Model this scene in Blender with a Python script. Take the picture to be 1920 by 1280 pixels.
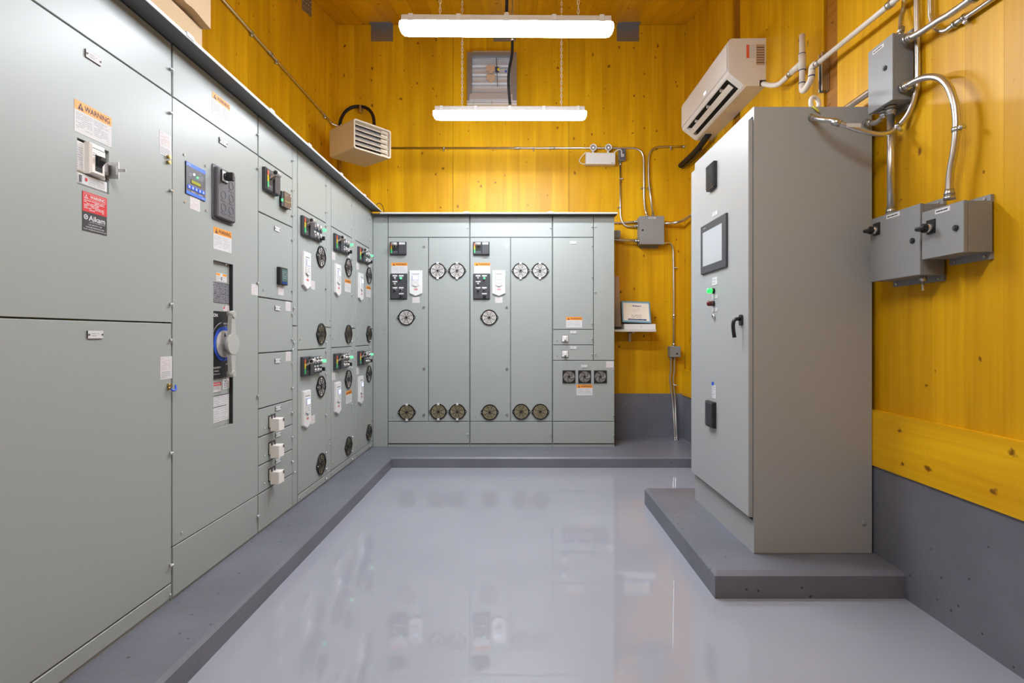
import bpy, bmesh, math, random
from mathutils import Vector, Matrix
random.seed(7)
for o in list(bpy.data.objects): bpy.data.objects.remove(o)
SC = bpy.context.scene
COL = SC.collection

# ---------------------------------------------------------------- camera
H = 1.195                                   # eye height
cam_d = bpy.data.cameras.new('camera'); cam = bpy.data.objects.new('camera', cam_d); COL.objects.link(cam)
cam.location = (0, 0, H); cam.rotation_euler = (math.pi/2, 0, 0)
cam_d.sensor_width = 36; cam_d.lens = 18.75; cam_d.clip_start = .05
cam_d.shift_x = -12/1920; cam_d.shift_y = -13/1920
SC.camera = cam
# ---------------------------------------------------------------- world, exposure
W = bpy.data.worlds.new('world'); SC.world = W; W.use_nodes = True
W.node_tree.nodes['Background'].inputs[0].default_value = (.75, .85, 1, 1)
W.node_tree.nodes['Background'].inputs[1].default_value = .6
SC.view_settings.view_transform = 'Standard'; SC.view_settings.look = 'None'
SC.view_settings.gamma = 1; SC.view_settings.use_curve_mapping = False
SC.view_settings.exposure = 0.15
LAMP = 98.0                                 # strength of every fixture diffuser
LAMP_COL = (.90, .96, 1.04)
# lamp positions (y): two in view, one unseen, added to brighten the near cabinets and right wall
LAMP_Y = (3.125, 4.355, .95)

# ---------------------------------------------------------------- room dimensions
P = .094                                    # equipment pad height
XL, XR, YB, YF = -1.932, 1.775, 5.70, -2.4  # wood faces
XC, YBC = 1.752, 5.685                      # concrete faces
CEIL, CS = 4.504, .247                      # ceiling height at the back wall and its slope
def ceil_z(y): return CEIL - CS*(YB-y)
LX = -1.43                                  # front of the left row
BY = 5.24                                   # front of the back row
TOP = 2.398
BTOP = 2.362                                # the back row is a little lower
def Lp(u, v): y = -LX*1000/(972-u); return y, H+(627-v)/1000*y
def Bp(u, v, y=BY): return (u-972)/1000*y, H+(627-v)/1000*y
def Rp(u, v, x): y = x*1000/(u-972); return Vector((x, y, H+(627-v)/1000*y))
def Yp(u, v, y): return Vector(((u-972)/1000*y, y, H+(627-v)/1000*y))

# ---------------------------------------------------------------- materials
MATS = {}
def mat(name, col, rough=.5, metal=0, emit=None, es=0, spec=.5, bump=0, bscale=200, alpha=None, coat=0):
    m = bpy.data.materials.new(name); m.use_nodes = True
    nt = m.node_tree; b = nt.nodes['Principled BSDF']
    b.inputs['Base Color'].default_value = (*col, 1); b.inputs['Roughness'].default_value = rough
    b.inputs['Metallic'].default_value = metal; b.inputs['Specular IOR Level'].default_value = spec
    b.inputs['Coat Weight'].default_value = coat
    if emit: b.inputs['Emission Color'].default_value = (*emit, 1); b.inputs['Emission Strength'].default_value = es
    tc = nt.nodes.new('ShaderNodeTexCoord'); no = nt.nodes.new('ShaderNodeTexNoise')
    no.inputs['Scale'].default_value = bscale; no.inputs['Detail'].default_value = 3
    nt.links.new(tc.outputs['Object'], no.inputs['Vector'])
    # faint tone variation keeps every surface procedural
    mx = nt.nodes.new('ShaderNodeMix'); mx.data_type = 'RGBA'; mx.blend_type = 'MULTIPLY'
    mx.inputs[0].default_value = .06; mx.inputs[6].default_value = (*col, 1)
    nt.links.new(no.outputs['Fac'], mx.inputs[7]); nt.links.new(mx.outputs[2], b.inputs['Base Color'])
    if bump:
        bp = nt.nodes.new('ShaderNodeBump'); bp.inputs['Strength'].default_value = bump; bp.inputs['Distance'].default_value = .002
        nt.links.new(no.outputs['Fac'], bp.inputs['Height']); nt.links.new(bp.outputs[0], b.inputs['Normal'])
    MATS[name] = m
    return m
def ramp(nt, a, b, ca, cb):
    r = nt.nodes.new('ShaderNodeValToRGB'); e = r.color_ramp.elements
    e[0].position = a; e[0].color = ca; e[1].position = b; e[1].color = cb
    return r
def wood(name, axis, light, dark, knots=True, gloss=.38):
    m = mat(name, light, gloss, spec=.2); nt = m.node_tree; N = nt.nodes; L = nt.links
    b = N['Principled BSDF']; tc = N.new('ShaderNodeTexCoord'); oi = N.new('ShaderNodeObjectInfo')
    cm = N.new('ShaderNodeVectorMath'); cm.operation = 'SCALE'; cm.inputs[0].default_value = (17, 31, 53)
    L.new(oi.outputs['Random'], cm.inputs['Scale'])
    ad = N.new('ShaderNodeVectorMath'); ad.operation = 'ADD'
    L.new(tc.outputs['Object'], ad.inputs[0]); L.new(cm.outputs[0], ad.inputs[1])
    def mapped(cross, along):
        mp = N.new('ShaderNodeMapping'); s = [cross]*3; s['xyz'.index(axis)] = along
        mp.inputs['Scale'].default_value = s; L.new(ad.outputs[0], mp.inputs['Vector']); return mp
    g = N.new('ShaderNodeTexNoise'); g.inputs['Scale'].default_value = 1; g.inputs['Detail'].default_value = 5; g.inputs['Distortion'].default_value = .6
    L.new(mapped(34, 1.1).outputs[0], g.inputs['Vector'])
    g2 = N.new('ShaderNodeTexNoise'); g2.inputs['Scale'].default_value = 1; g2.inputs['Detail'].default_value = 2
    L.new(mapped(5, .9).outputs[0], g2.inputs['Vector'])
    r1 = ramp(nt, .28, .62, (*dark, 1), (*light, 1)); L.new(g.outputs['Fac'], r1.inputs[0])
    r2 = ramp(nt, .3, .7, (.66, .58, .45, 1), (1, 1, 1, 1)); L.new(g2.outputs['Fac'], r2.inputs[0])
    mu = N.new('ShaderNodeMix'); mu.data_type = 'RGBA'; mu.blend_type = 'MULTIPLY'; mu.inputs[0].default_value = .75
    L.new(r1.outputs[0], mu.inputs[6]); L.new(r2.outputs[0], mu.inputs[7])
    out = mu.outputs[2]
    # plank to plank tone
    r3 = ramp(nt, 0, 1, (.84, .82, .75, 1), (1, 1, 1, 1)); L.new(oi.outputs['Random'], r3.inputs[0])
    mt = N.new('ShaderNodeMix'); mt.data_type = 'RGBA'; mt.blend_type = 'MULTIPLY'; mt.inputs[0].default_value = 1
    L.new(out, mt.inputs[6]); L.new(r3.outputs[0], mt.inputs[7]); out = mt.outputs[2]
    if knots:
        vo = N.new('ShaderNodeTexVoronoi'); vo.inputs['Scale'].default_value = 1; vo.voronoi_dimensions = '3D'
        wob = N.new('ShaderNodeTexNoise'); wob.inputs['Scale'].default_value = 45; L.new(ad.outputs[0], wob.inputs['Vector'])
        sc = N.new('ShaderNodeVectorMath'); sc.operation = 'SCALE'; sc.inputs['Scale'].default_value = .16; L.new(wob.outputs['Color'], sc.inputs[0])
        av = N.new('ShaderNodeVectorMath'); av.operation = 'ADD'; L.new(mapped(6.5, 4.6).outputs[0], av.inputs[0]); L.new(sc.outputs[0], av.inputs[1])
        xyz = N.new('ShaderNodeSeparateXYZ'); L.new(av.outputs[0], xyz.inputs[0])
        cr = N.new('ShaderNodeMath'); cr.operation = 'ADD'; L.new(xyz.outputs['X'], cr.inputs[0]); L.new(xyz.outputs['Y' if axis == 'z' else 'Z'], cr.inputs[1])
        c2 = N.new('ShaderNodeCombineXYZ'); L.new(cr.outputs[0], c2.inputs[0]); L.new(xyz.outputs['Z' if axis == 'z' else 'Y'], c2.inputs[1])
        vo.voronoi_dimensions = '2D'; L.new(c2.outputs[0], vo.inputs['Vector'])
        sp = N.new('ShaderNodeSeparateColor'); L.new(vo.outputs['Color'], sp.inputs[0])
        pw_ = N.new('ShaderNodeMath'); pw_.operation = 'POWER'; pw_.inputs[1].default_value = 2.3; L.new(sp.outputs[0], pw_.inputs[0])
        rad = N.new('ShaderNodeMath'); rad.operation = 'MULTIPLY_ADD'; rad.inputs[1].default_value = .105; rad.inputs[2].default_value = .006; L.new(pw_.outputs[0], rad.inputs[0])
        dv = N.new('ShaderNodeMath'); dv.operation = 'DIVIDE'; L.new(vo.outputs['Distance'], dv.inputs[0]); L.new(rad.outputs[0], dv.inputs[1])
        km = ramp(nt, .45, 1.15, (1, 1, 1, 1), (0, 0, 0, 1)); L.new(dv.outputs[0], km.inputs[0])
        k2 = N.new('ShaderNodeMath'); k2.operation = 'MULTIPLY'; k2.inputs[1].default_value = .9; L.new(km.outputs[0], k2.inputs[0])
        mk = N.new('ShaderNodeMix'); mk.data_type = 'RGBA'; L.new(k2.outputs[0], mk.inputs[0]); L.new(out, mk.inputs[6]); mk.inputs[7].default_value = (.16, .05, .005, 1)
        out = mk.outputs[2]
    L.new(out, b.inputs['Base Color'])
    bp = N.new('ShaderNodeBump'); bp.inputs['Strength'].default_value = .12; bp.inputs['Distance'].default_value = .002
    L.new(g.outputs['Fac'], bp.inputs['Height']); L.new(bp.outputs[0], b.inputs['Normal'])
    return m
WL, WD = (.80, .455, .007), (.72, .375, .005)
wood('wood_z', 'z', WL, WD); wood('wood_y', 'y', WL, WD)
wood('plywood', 'y', (.40, .17, .016), (.26, .10, .010))
def concrete(name, col, rough, pits=True, bump=.25):
    m = mat(name, col, rough); nt = m.node_tree; N = nt.nodes; L = nt.links; b = N['Principled BSDF']
    tc = N.new('ShaderNodeTexCoord')
    n1 = N.new('ShaderNodeTexNoise'); n1.inputs['Scale'].default_value = 3.2; n1.inputs['Detail'].default_value = 6; L.new(tc.outputs['Object'], n1.inputs['Vector'])
    r = ramp(nt, .3, .72, (*[c*.86 for c in col], 1), (*[min(1, c*1.12) for c in col], 1)); L.new(n1.outputs['Fac'], r.inputs[0])
    out = r.outputs[0]
    n2 = N.new('ShaderNodeTexNoise'); n2.inputs['Scale'].default_value = 38; n2.inputs['Detail'].default_value = 5; L.new(tc.outputs['Object'], n2.inputs['Vector'])
    hgt = n2.outputs['Fac']
    if pits:
        vo = N.new('ShaderNodeTexVoronoi'); vo.inputs['Scale'].default_value = 13; L.new(tc.outputs['Object'], vo.inputs['Vector'])
        ad = N.new('ShaderNodeMath'); ad.operation = 'MULTIPLY_ADD'; ad.inputs[1].default_value = .06
        L.new(n2.outputs['Fac'], ad.inputs[0]); L.new(vo.outputs['Distance'], ad.inputs[2])
        kr = ramp(nt, .085, .115, (0, 0, 0, 1), (1, 1, 1, 1)); L.new(ad.outputs[0], kr.inputs[0])
        mx = N.new('ShaderNodeMix'); mx.data_type = 'RGBA'; mx.blend_type = 'MULTIPLY'; mx.inputs[0].default_value = .75
        L.new(out, mx.inputs[6]); L.new(kr.outputs[0], mx.inputs[7]); out = mx.outputs[2]
    L.new(out, b.inputs['Base Color'])
    bp = N.new('ShaderNodeBump'); bp.inputs['Strength'].default_value = bump; bp.inputs['Distance'].default_value = .006
    L.new(hgt, bp.inputs['Height']); L.new(bp.outputs[0], b.inputs['Normal'])
concrete('painted_concrete', (.145, .150, .182), .45)
def floor_mat():
    m = mat('epoxy', (.31, .32, .375), .02, spec=.8); nt = m.node_tree; N = nt.nodes; L = nt.links; b = N['Principled BSDF']
    tc = N.new('ShaderNodeTexCoord')
    n = N.new('ShaderNodeTexNoise'); n.inputs['Scale'].default_value = 1.6; n.inputs['Detail'].default_value = 3; L.new(tc.outputs['Object'], n.inputs['Vector'])
    r = ramp(nt, .35, .7, (.295, .307, .362, 1), (.318, .33, .386, 1)); L.new(n.outputs['Fac'], r.inputs[0]); L.new(r.outputs[0], b.inputs['Base Color'])
    n2 = N.new('ShaderNodeTexNoise'); n2.inputs['Scale'].default_value = 3.5; n2.inputs['Detail'].default_value = 2; L.new(tc.outputs['Object'], n2.inputs['Vector'])
    bp = N.new('ShaderNodeBump'); bp.inputs['Strength'].default_value = .022; bp.inputs['Distance'].default_value = .01
    L.new(n2.outputs['Fac'], bp.inputs['Height']); L.new(bp.outputs[0], b.inputs['Normal'])
floor_mat()
CAB = (.335, .362, .350)
mat('cab', CAB, .36, spec=.3, bump=.03, bscale=420)
mat('cab2', (.365, .375, .375), .4, spec=.3, bump=.05, bscale=500)
mat('box_grey', (.24, .245, .25), .42, bump=.04, bscale=400)
mat('hood', (.11, .116, .12), .42)  # darker than the cabinet grey: shade of the hood's underside put into the colour
mat('lip_lit', (.62, .63, .63), .4)  # brightened hood edge: light caught by the lip put into the colour
mat('interior', (.02, .02, .021), .8)
mat('black', (.012, .012, .013), .4)
mat('charcoal', (.045, .046, .055), .45)
mat('darkgrey', (.10, .10, .115), .5)
mat('white', (.72, .72, .72), .45)
mat('label_white', (.64, .635, .645), .55, spec=.2)
mat('cream', (.74, .68, .60), .5)
mat('ivory', (.80, .76, .72), .45)
mat('orange', (.85, .30, .02), .5)
mat('red', (.62, .012, .02), .45)
mat('abb_red', (.60, .01, .015), .5)
mat('ink', (.03, .025, .03), .6)
mat('grey_ink', (.36, .36, .39), .6, spec=.2)
mat('red_ink', (.62, .42, .43), .6, spec=.2)
mat('blue', (.02, .09, .60), .4)
mat('blue_key', (.03, .12, .75), .4, emit=(.03, .12, .75), es=.4)
mat('navy', (.03, .04, .16), .5)
mat('skyblue', (.16, .33, .45), .5)
mat('lime', (.55, .6, .1), .5)
mat('yellow', (.85, .65, .02), .45)
mat('green', (.05, .55, .2), .45)
mat('coral', (.75, .12, .05), .45)
mat('brown', (.13, .08, .05), .5)
mat('brass', (.55, .38, .14), .35, metal=1)
mat('chrome', (.75, .75, .76), .2, metal=.8)
mat('chain_steel', (.72, .70, .66), .35, metal=.3)
mat('zinc', (.56, .57, .58), .33, metal=1)
mat('galv', (.36, .37, .40), .42, metal=.85, bump=.15, bscale=60)
mat('alum', (.66, .66, .68), .3, metal=.35)
mat('steel', (.70, .70, .71), .3, metal=1)
mat('pvc', (.74, .70, .64), .4)
mat('ac_white', (.74, .71, .68), .35)
mat('heater_beige', (.62, .55, .44), .45)
mat('fixture_grey', (.62, .61, .60), .45)
mat('filter_white', (.72, .70, .68), .9)
mat('dial_grey', (.62, .60, .59), .35)
mat('filter_beige', (.33, .285, .175), .9)
mat('fan_grey', (.30, .29, .28), .6)
mat('rubber', (.010, .010, .013), .6, spec=.3)
mat('cardboard', (.60, .44, .27), .8, bump=.1, bscale=90)
mat('tape_brown', (.52, .37, .25), .6)
mat('handle_grey', (.42, .43, .41), .42)
mat('nickel', (.50, .48, .46), .35, metal=.15)
mat('lens_clear', (.52, .50, .49), .15, metal=.55)
mat('diffuser', (1, 1, 1), .4, emit=LAMP_COL, es=LAMP)
mat('lit_green', (.03, .32, .10), .3, emit=(.12, .95, .30), es=1.5)
mat('lit_white', (.9, .9, 1), .3, emit=(.7, .75, 1), es=1.6)
mat('lens_red', (.10, .008, .01), .2)
mat('lens_green', (.03, .5, .08), .2, emit=(.02, .9, .1), es=1.6)
mat('screen_blue', (.75, .78, .95), .3, emit=(.75, .80, 1), es=.55)
mat('screen_hmi', (.42, .44, .46), .18, emit=(.7, .78, .8), es=.05)
mat('lcd_green', (.30, .31, .02), .3, emit=(.45, .45, .05), es=.12)
mat('meter_glass', (.05, .09, .09), .12, emit=(.15, .5, .4), es=.08)
mat('lens_refl', (.42, .42, .42), .2, metal=.5)
mat('tag_yellow', (.62, .62, .08), .5)

# ---------------------------------------------------------------- mesh builder
_txt = {}
BOLD = {'WARNING', 'ABB', 'Aikam', 'EATON', 'DANGER'}
def text_polys(s):
    if s not in _txt:
        c = bpy.data.curves.new('t', 'FONT'); c.body = s; c.size = 1; c.resolution_u = 3; c.offset = .022 if s in BOLD else .006; c.align_x = 'CENTER'; c.align_y = 'CENTER'
        o = bpy.data.objects.new('t', c)
        me = bpy.data.meshes.new_from_object(o)
        vs = [tuple(v.co) for v in me.vertices]; fs = [tuple(p.vertices) for p in me.polygons]
        w = max(v[0] for v in vs)-min(v[0] for v in vs); h = max(v[1] for v in vs)-min(v[1] for v in vs)
        cx = (max(v[0] for v in vs)+min(v[0] for v in vs))/2; cy = (max(v[1] for v in vs)+min(v[1] for v in vs))/2
        bpy.data.objects.remove(o); bpy.data.curves.remove(c); bpy.data.meshes.remove(me)
        _txt[s] = ([((x-cx)/w, (y-cy)/h) for x, y, z in vs], fs)
    return _txt[s]
class MB:
    def __init__(s): s.v = []; s.f = []; s.m = []; s.sm = []; s.names = []
    def mi(s, m):
        if m not in s.names: s.names.append(m)
        return s.names.index(m)
    def add(s, vs, fs, m, smooth=False):
        k = len(s.v); s.v += [tuple(v) for v in vs]; i = s.mi(m)
        for f in fs: s.f.append([k+a for a in f]); s.m.append(i); s.sm.append(smooth)
        return s
    def box(s, x0, x1, y0, y1, z0, z1, m, z1b=None, z1y=None):
        vs = [(x0,y0,z0),(x1,y0,z0),(x1,y1,z0),(x0,y1,z0),(x0,y0,z1),(x1,y0,z1),(x1,y1,z1),(x0,y1,z1)]
        return s.add(vs, [(0,3,2,1),(4,5,6,7),(0,1,5,4),(1,2,6,5),(2,3,7,6),(3,0,4,7)], m)
    def cbox(s, x0, x1, y0, y1, z0, z1, m, c=.003):
        # box whose front (y0, towards the viewer) edges are chamfered
        a = [(x0,z0),(x1,z0),(x1,z1),(x0,z1)]; b = [(x0+c,z0+c),(x1-c,z0+c),(x1-c,z1-c),(x0+c,z1-c)]
        vs = [(x,y0,z) for x,z in b]+[(x,y0+c,z) for x,z in a]+[(x,y1,z) for x,z in a]
        fs = [(0,1,2,3),(8,11,10,9)]
        for k in (0, 4):
            for i in range(4): j = (i+1)%4; fs.append((k+i,k+4+i,k+4+j,k+j))
        return s.add(vs, fs, m)
    def rbox(s, x0, x1, y0, y1, z0, z1, m, r=.01, n=4, c=0):
        # box with rounded corners seen from the front
        pts = rrect(x0, x1, z0, z1, r, n)
        if c:
            s.loft_y([(y1, pts), (y0+c, pts), (y0, rrect(x0+c, x1-c, z0+c, z1-c, max(r-c, .001), n))], m)
        else: s.prism('y', pts, y0, y1, m)
        return s
    def loft_y(s, levels, m, smooth=False):
        n = len(levels[0][1]); vs = []; fs = []
        for y, p in levels: vs += [(a, y, b) for a, b in p]
        for k in range(len(levels)-1):
            for i in range(n): j = (i+1)%n; fs.append((k*n+i, k*n+j, (k+1)*n+j, (k+1)*n+i))
        s.add(vs, fs, m, smooth)
        s.add(vs[:n], [tuple(range(n))], m); s.add(vs[-n:], [tuple(range(n))], m)
        return s
    def prism(s, axis, poly, a0, a1, m, smooth=False):
        n = len(poly)
        def pt(p, a): return {'x': (a, p[0], p[1]), 'y': (p[0], a, p[1]), 'z': (p[0], p[1], a)}[axis]
        vs = [pt(p, a0) for p in poly]+[pt(p, a1) for p in poly]
        s.add(vs, [(i, (i+1)%n, n+(i+1)%n, n+i) for i in range(n)], m, smooth)
        s.add(vs, [tuple(range(n)), tuple(range(2*n-1, n-1, -1))], m)
        return s
    def cyl(s, p0, p1, r, m, n=12, r1=None, caps=True):
        p0 = Vector(p0); p1 = Vector(p1); d = (p1-p0).normalized(); r1 = r if r1 is None else r1
        a = d.orthogonal().normalized(); b = d.cross(a); vs = []
        for p, q in ((p0, r), (p1, r1)):
            for i in range(n): t = 2*math.pi*i/n; vs.append(p+a*(q*math.cos(t))+b*(q*math.sin(t)))
        s.add(vs, [(i, (i+1)%n, n+(i+1)%n, n+i) for i in range(n)], m, True)
        if caps: s.add(vs, [tuple(range(n-1, -1, -1)), tuple(range(n, 2*n))], m)
        return s
    def tube(s, path, r, m, n=10, caps=True):
        path = [Vector(p) for p in path]; N = len(path); vs = []
        t0 = (path[1]-path[0]).normalized(); a = t0.orthogonal().normalized()
        for i, p in enumerate(path):
            t = (path[min(i+1, N-1)]-path[max(i-1, 0)]).normalized()
            a = (a-t*a.dot(t)).normalized(); b = t.cross(a)
            for k in range(n): q = 2*math.pi*k/n; vs.append(p+a*(r*math.cos(q))+b*(r*math.sin(q)))
        fs = [(i*n+k, i*n+(k+1)%n, (i+1)*n+(k+1)%n, (i+1)*n+k) for i in range(N-1) for k in range(n)]
        s.add(vs, fs, m, True)
        if caps: s.add(vs[:n], [tuple(range(n))], m); s.add(vs[-n:], [tuple(range(n))], m)
        return s
    def ring(s, cx, cz, r0, r1, y0, y1, m, n=28, sx=1):
        vs = []
        for y, r in ((y1, r1), (y0, r1), (y0, r0), (y1, r0)):
            for i in range(n): t = 2*math.pi*i/n; vs.append((cx+sx*r*math.cos(t), y, cz+r*math.sin(t)))
        fs = [(k*n+i, k*n+(i+1)%n, ((k+1)%4)*n+(i+1)%n, ((k+1)%4)*n+i) for k in range(4) for i in range(n)]
        return s.add(vs, fs, m)
    def disc(s, cx, cz, r, y, m, n=24):
        return s.add([(cx+r*math.cos(2*math.pi*i/n), y, cz+r*math.sin(2*math.pi*i/n)) for i in range(n)], [tuple(range(n))], m)
    def rect(s, x0, x1, z0, z1, y, m): return s.add([(x0,y,z0),(x1,y,z0),(x1,y,z1),(x0,y,z1)], [(0,1,2,3)], m)
    def poly(s, pts, y, m): return s.add([(a,y,b) for a,b in pts], [tuple(range(len(pts)))], m)
    def text(s, t, cx, cz, w, h, y, m, rot=0):
        vs, fs = text_polys(t); c, q = math.cos(rot), math.sin(rot)
        return s.add([(cx+a*w*c-b*h*q, y, cz+a*w*q+b*h*c) for a, b in vs], fs, m)
    def lathe(s, prof, m, n=16, c=(0,0), smooth=True):
        # profile of (r, y) turned round the y axis through c=(x,z)
        vs = [(c[0]+r*math.cos(2*math.pi*i/n), y, c[1]+r*math.sin(2*math.pi*i/n)) for r, y in prof for i in range(n)]
        K = len(prof)
        return s.add(vs, [(k*n+i, k*n+(i+1)%n, (k+1)*n+(i+1)%n, (k+1)*n+i) for k in range(K-1) for i in range(n)], m, smooth)
    def lines(s, x0, x1, z0, z1, rows, y, m, seed=0, t=.38, cols=1):
        rr = random.Random(seed); dz = (z1-z0)/rows; cw = (x1-x0)/cols
        for c in range(cols):
            for k in range(rows):
                zc = z1-(k+.5)*dz; a = x0+c*cw; e = a+cw*.92
                x = a
                while x < e:
                    w = min(rr.uniform(.08, .3)*cw, e-x)
                    if rr.random() < .86: s.rect(x, x+w*.88, zc-dz*t/2, zc+dz*t/2, y, m)
                    x += w
                    if x > a+cw*.55 and rr.random() < .12: break
        return s
    def mesh(s, name):
        me = bpy.data.meshes.new(name); me.from_pydata(s.v, [], s.f)
        for n in s.names: me.materials.append(MATS[n])
        me.polygons.foreach_set('material_index', s.m); me.polygons.foreach_set('use_smooth', s.sm); me.update()
        bm = bmesh.new(); bm.from_mesh(me); bmesh.ops.remove_doubles(bm, verts=bm.verts, dist=1e-6)
        bmesh.ops.recalc_face_normals(bm, faces=bm.faces); bm.to_mesh(me); bm.free()
        return me
    def build(s, name, parent=None, loc=(0,0,0), rot=(0,0,0)): return new(name, s.mesh(name), parent, loc, rot)
def rrect(x0, x1, z0, z1, r, n=4):
    out = []
    for cx, cz, a in ((x1-r, z0+r, -90), (x1-r, z1-r, 0), (x0+r, z1-r, 90), (x0+r, z0+r, 180)):
        for k in range(n+1): t = math.radians(a+90*k/n); out.append((cx+r*math.cos(t), cz+r*math.sin(t)))
    return out
def new(name, me, parent=None, loc=(0,0,0), rot=(0,0,0)):
    o = bpy.data.objects.new(name, me); COL.objects.link(o); o.parent = parent; o.location = loc; o.rotation_euler = rot
    return o
def tag(o, label, cat, group=None):
    o['label'] = label; o['category'] = cat
    if group: o['group'] = group
    return o
def struct(o, label=None):
    o['kind'] = 'structure'
    if label: o['label'] = label
    return o
def empty(name, loc, rz=0, label=None, cat=None, group=None):
    o = new(name, None, None, loc, (0, 0, rz)); o.empty_display_size = .05
    if label: tag(o, label, cat, group)
    return o
def fillet(pts, r, n=6):
    pts = [Vector(p) for p in pts]; out = [pts[0]]
    for i in range(1, len(pts)-1):
        a, b, c = pts[i-1], pts[i], pts[i+1]
        d1 = (a-b); d2 = (c-b); k1 = min(r, d1.length*.49); k2 = min(r, d2.length*.49)
        p = b+d1.normalized()*k1; q = b+d2.normalized()*k2
        for j in range(n+1): t = j/n; out.append(p*(1-t)**2+b*2*t*(1-t)+q*t*t)
    out.append(pts[-1]); return out
def catmull(pts, n=6):
    pts = [Vector(p) for p in pts]; e = [2*pts[0]-pts[1]]+pts+[2*pts[-1]-pts[-2]]; out = []
    for i in range(1, len(e)-2):
        a, b, c, d = e[i-1:i+3]
        for j in range(n):
            t = j/n; out.append(.5*((2*b)+(c-a)*t+(2*a-5*b+4*c-d)*t*t+(3*b-a-3*c+d)*t**3))
    out.append(pts[-1]); return out
CACHE = {}
def dev(key, fn):
    if key not in CACHE: mb = MB(); fn(mb); CACHE[key] = mb.mesh(key)
    return CACHE[key]

# ---------------------------------------------------------------- the setting
struct(MB().box(XL-.1, XR+.1, YF-.1, YB+.1, -.15, 0, 'epoxy').build('floor'))
# equipment pad: L-shaped kerb with chamfered edge
def pad():
    c = .014; KX, KY = -1.136, 4.785
    base = [(XL, YF), (KX, YF), (KX, KY), (XC, KY), (XC, YB), (XL, YB)]
    top = [(XL, YF), (KX-c, YF), (KX-c, KY+c), (XC, KY+c), (XC, YB), (XL, YB)]
    mb = MB(); n = 6
    vs = [(x, y, 0) for x, y in base]+[(x, y, P-c) for x, y in base]+[(x, y, P) for x, y in top]
    fs = [tuple(range(5, -1, -1)), tuple(range(12, 18))]
    for k in (0, 6):
        for i in range(n): j = (i+1)%n; fs.append((k+i, k+j, k+6+j, k+6+i))
    mb.add(vs, fs, 'painted_concrete'); return mb.build('equipment_pad')
struct(pad(), 'L-shaped grey painted concrete pad under the switchgear rows')
PH = .118
def pad2():
    x0, x1, y0, y1, c = .89, XC, 2.414, 3.76, .016
    mb = MB()
    vs = [(x0,y0,0),(x1,y0,0),(x1,y1,0),(x0,y1,0),(x0,y0,PH-c),(x1,y0,PH-c),(x1,y1,PH-c),(x0,y1,PH-c),(x0+c,y0+c*1.6,PH),(x1,y0+c*1.6,PH),(x1,y1-c,PH),(x0+c,y1-c,PH)]
    fs = [(3,2,1,0),(8,9,10,11)]
    for k in (0, 4):
        for i in range(4): j = (i+1)%4; fs.append((k+i,k+j,k+4+j,k+4+i))
    mb.add(vs, fs, 'painted_concrete'); return mb.build('cabinet_pad')
struct(pad2(), 'grey painted concrete pad under the control cabinet')
struct(MB().box(XC, XR+.1, YF, YB, 0, .556, 'painted_concrete').build('baseboard_right'))
struct(MB().box(XL, XC, YBC, YB+.1, P, .566, 'painted_concrete').build('baseboard_back'))
struct(MB().box(1.742, XR, YF, YB-.02, .552, .822, 'wood_y').build('trim_1'), 'wide knotty board along the foot of the right wall')
def plank(parent, name, x0, x1, y0, y1, z0, za, zb, m, axis='y'):
    # upright board; top follows the roof slope (za at y0, zb at y1)
    g = .0003
    if axis == 'x': x0 += g; x1 -= g
    else: y0 += g; y1 -= g
    ox, oy = (x0+x1)/2, (y0+y1)/2
    vs = [(x0-ox,y0-oy,z0),(x1-ox,y0-oy,z0),(x1-ox,y1-oy,z0),(x0-ox,y1-oy,z0),(x0-ox,y0-oy,za),(x1-ox,y0-oy,za),(x1-ox,y1-oy,zb),(x0-ox,y1-oy,zb)]
    mb = MB(); mb.add(vs, [(0,3,2,1),(4,5,6,7),(0,1,5,4),(1,2,6,5),(2,3,7,6),(3,0,4,7)], m)
    return mb.build(name, parent, (ox, oy, 0))
wb = struct(MB().box(XL-.1, XR+.1, YB+.02, YB+.12, 0, CEIL+.02, 'interior').build('wall_back'))
n = 21; pw = (XR-XL)/n
for i in range(n):
    a = XL+i*pw; b = a+pw
    if i in (6, 13): b -= .003                         # joint between wall panels
    plank(wb, 'plank', a, b, YB, YB+.02, .56, CEIL-.001, CEIL-.001, 'wood_z', 'x')
def side_wall(name, xf, sgn):
    w = MB()
    x0, x1 = sorted((xf+sgn*.035, xf+sgn*.12))
    vs = []
    for x in (x0, x1): vs += [(x, YF, 0), (x, YB+.1, 0), (x, YB+.1, ceil_z(YB)-.001), (x, YF, ceil_z(YF)-.001)]
    w.add(vs, [(0,1,2,3),(7,6,5,4),(0,4,5,1),(1,5,6,2),(2,6,7,3),(3,7,4,0)], 'interior')
    o = struct(w.build(name))
    p0, p1 = sorted((xf, xf+sgn*.03))
    y = YF; k = 0
    strips = [(2.968, 3.10), (4.267, 4.415), (1.64, 1.78), (.33, .47)] if sgn > 0 else []
    edges = [YF, YB]+[e for s in strips for e in s]
    edges.sort()
    for a, b in zip(edges, edges[1:]):
        st = any(abs(a-s[0]) < 1e-6 for s in strips)
        cnt = 1 if st else max(1, round((b-a)/.172)); d = (b-a)/cnt
        for j in range(cnt):
            ya, yb = a+j*d, a+(j+1)*d
            if st: plank(o, 'spline_strip', p0+.014, p1, ya, yb, .56, ceil_z(ya)-.001, ceil_z(yb)-.001, 'plywood')
            else: plank(o, 'plank', p0, p1, ya, yb, .56, ceil_z(ya)-.001, ceil_z(yb)-.001, 'wood_z')
    return o
side_wall('wall_left', XL, -1); side_wall('wall_right', XR, 1)
sl = math.hypot(YB-YF, CS*(YB-YF)); ang = math.atan(CS)
ce = struct(MB().box(XL-.1, XR+.1, -sl-.1, .12, .032, .1, 'interior').build('ceiling', None, (0, YB, CEIL), (ang, 0, 0)))
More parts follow.
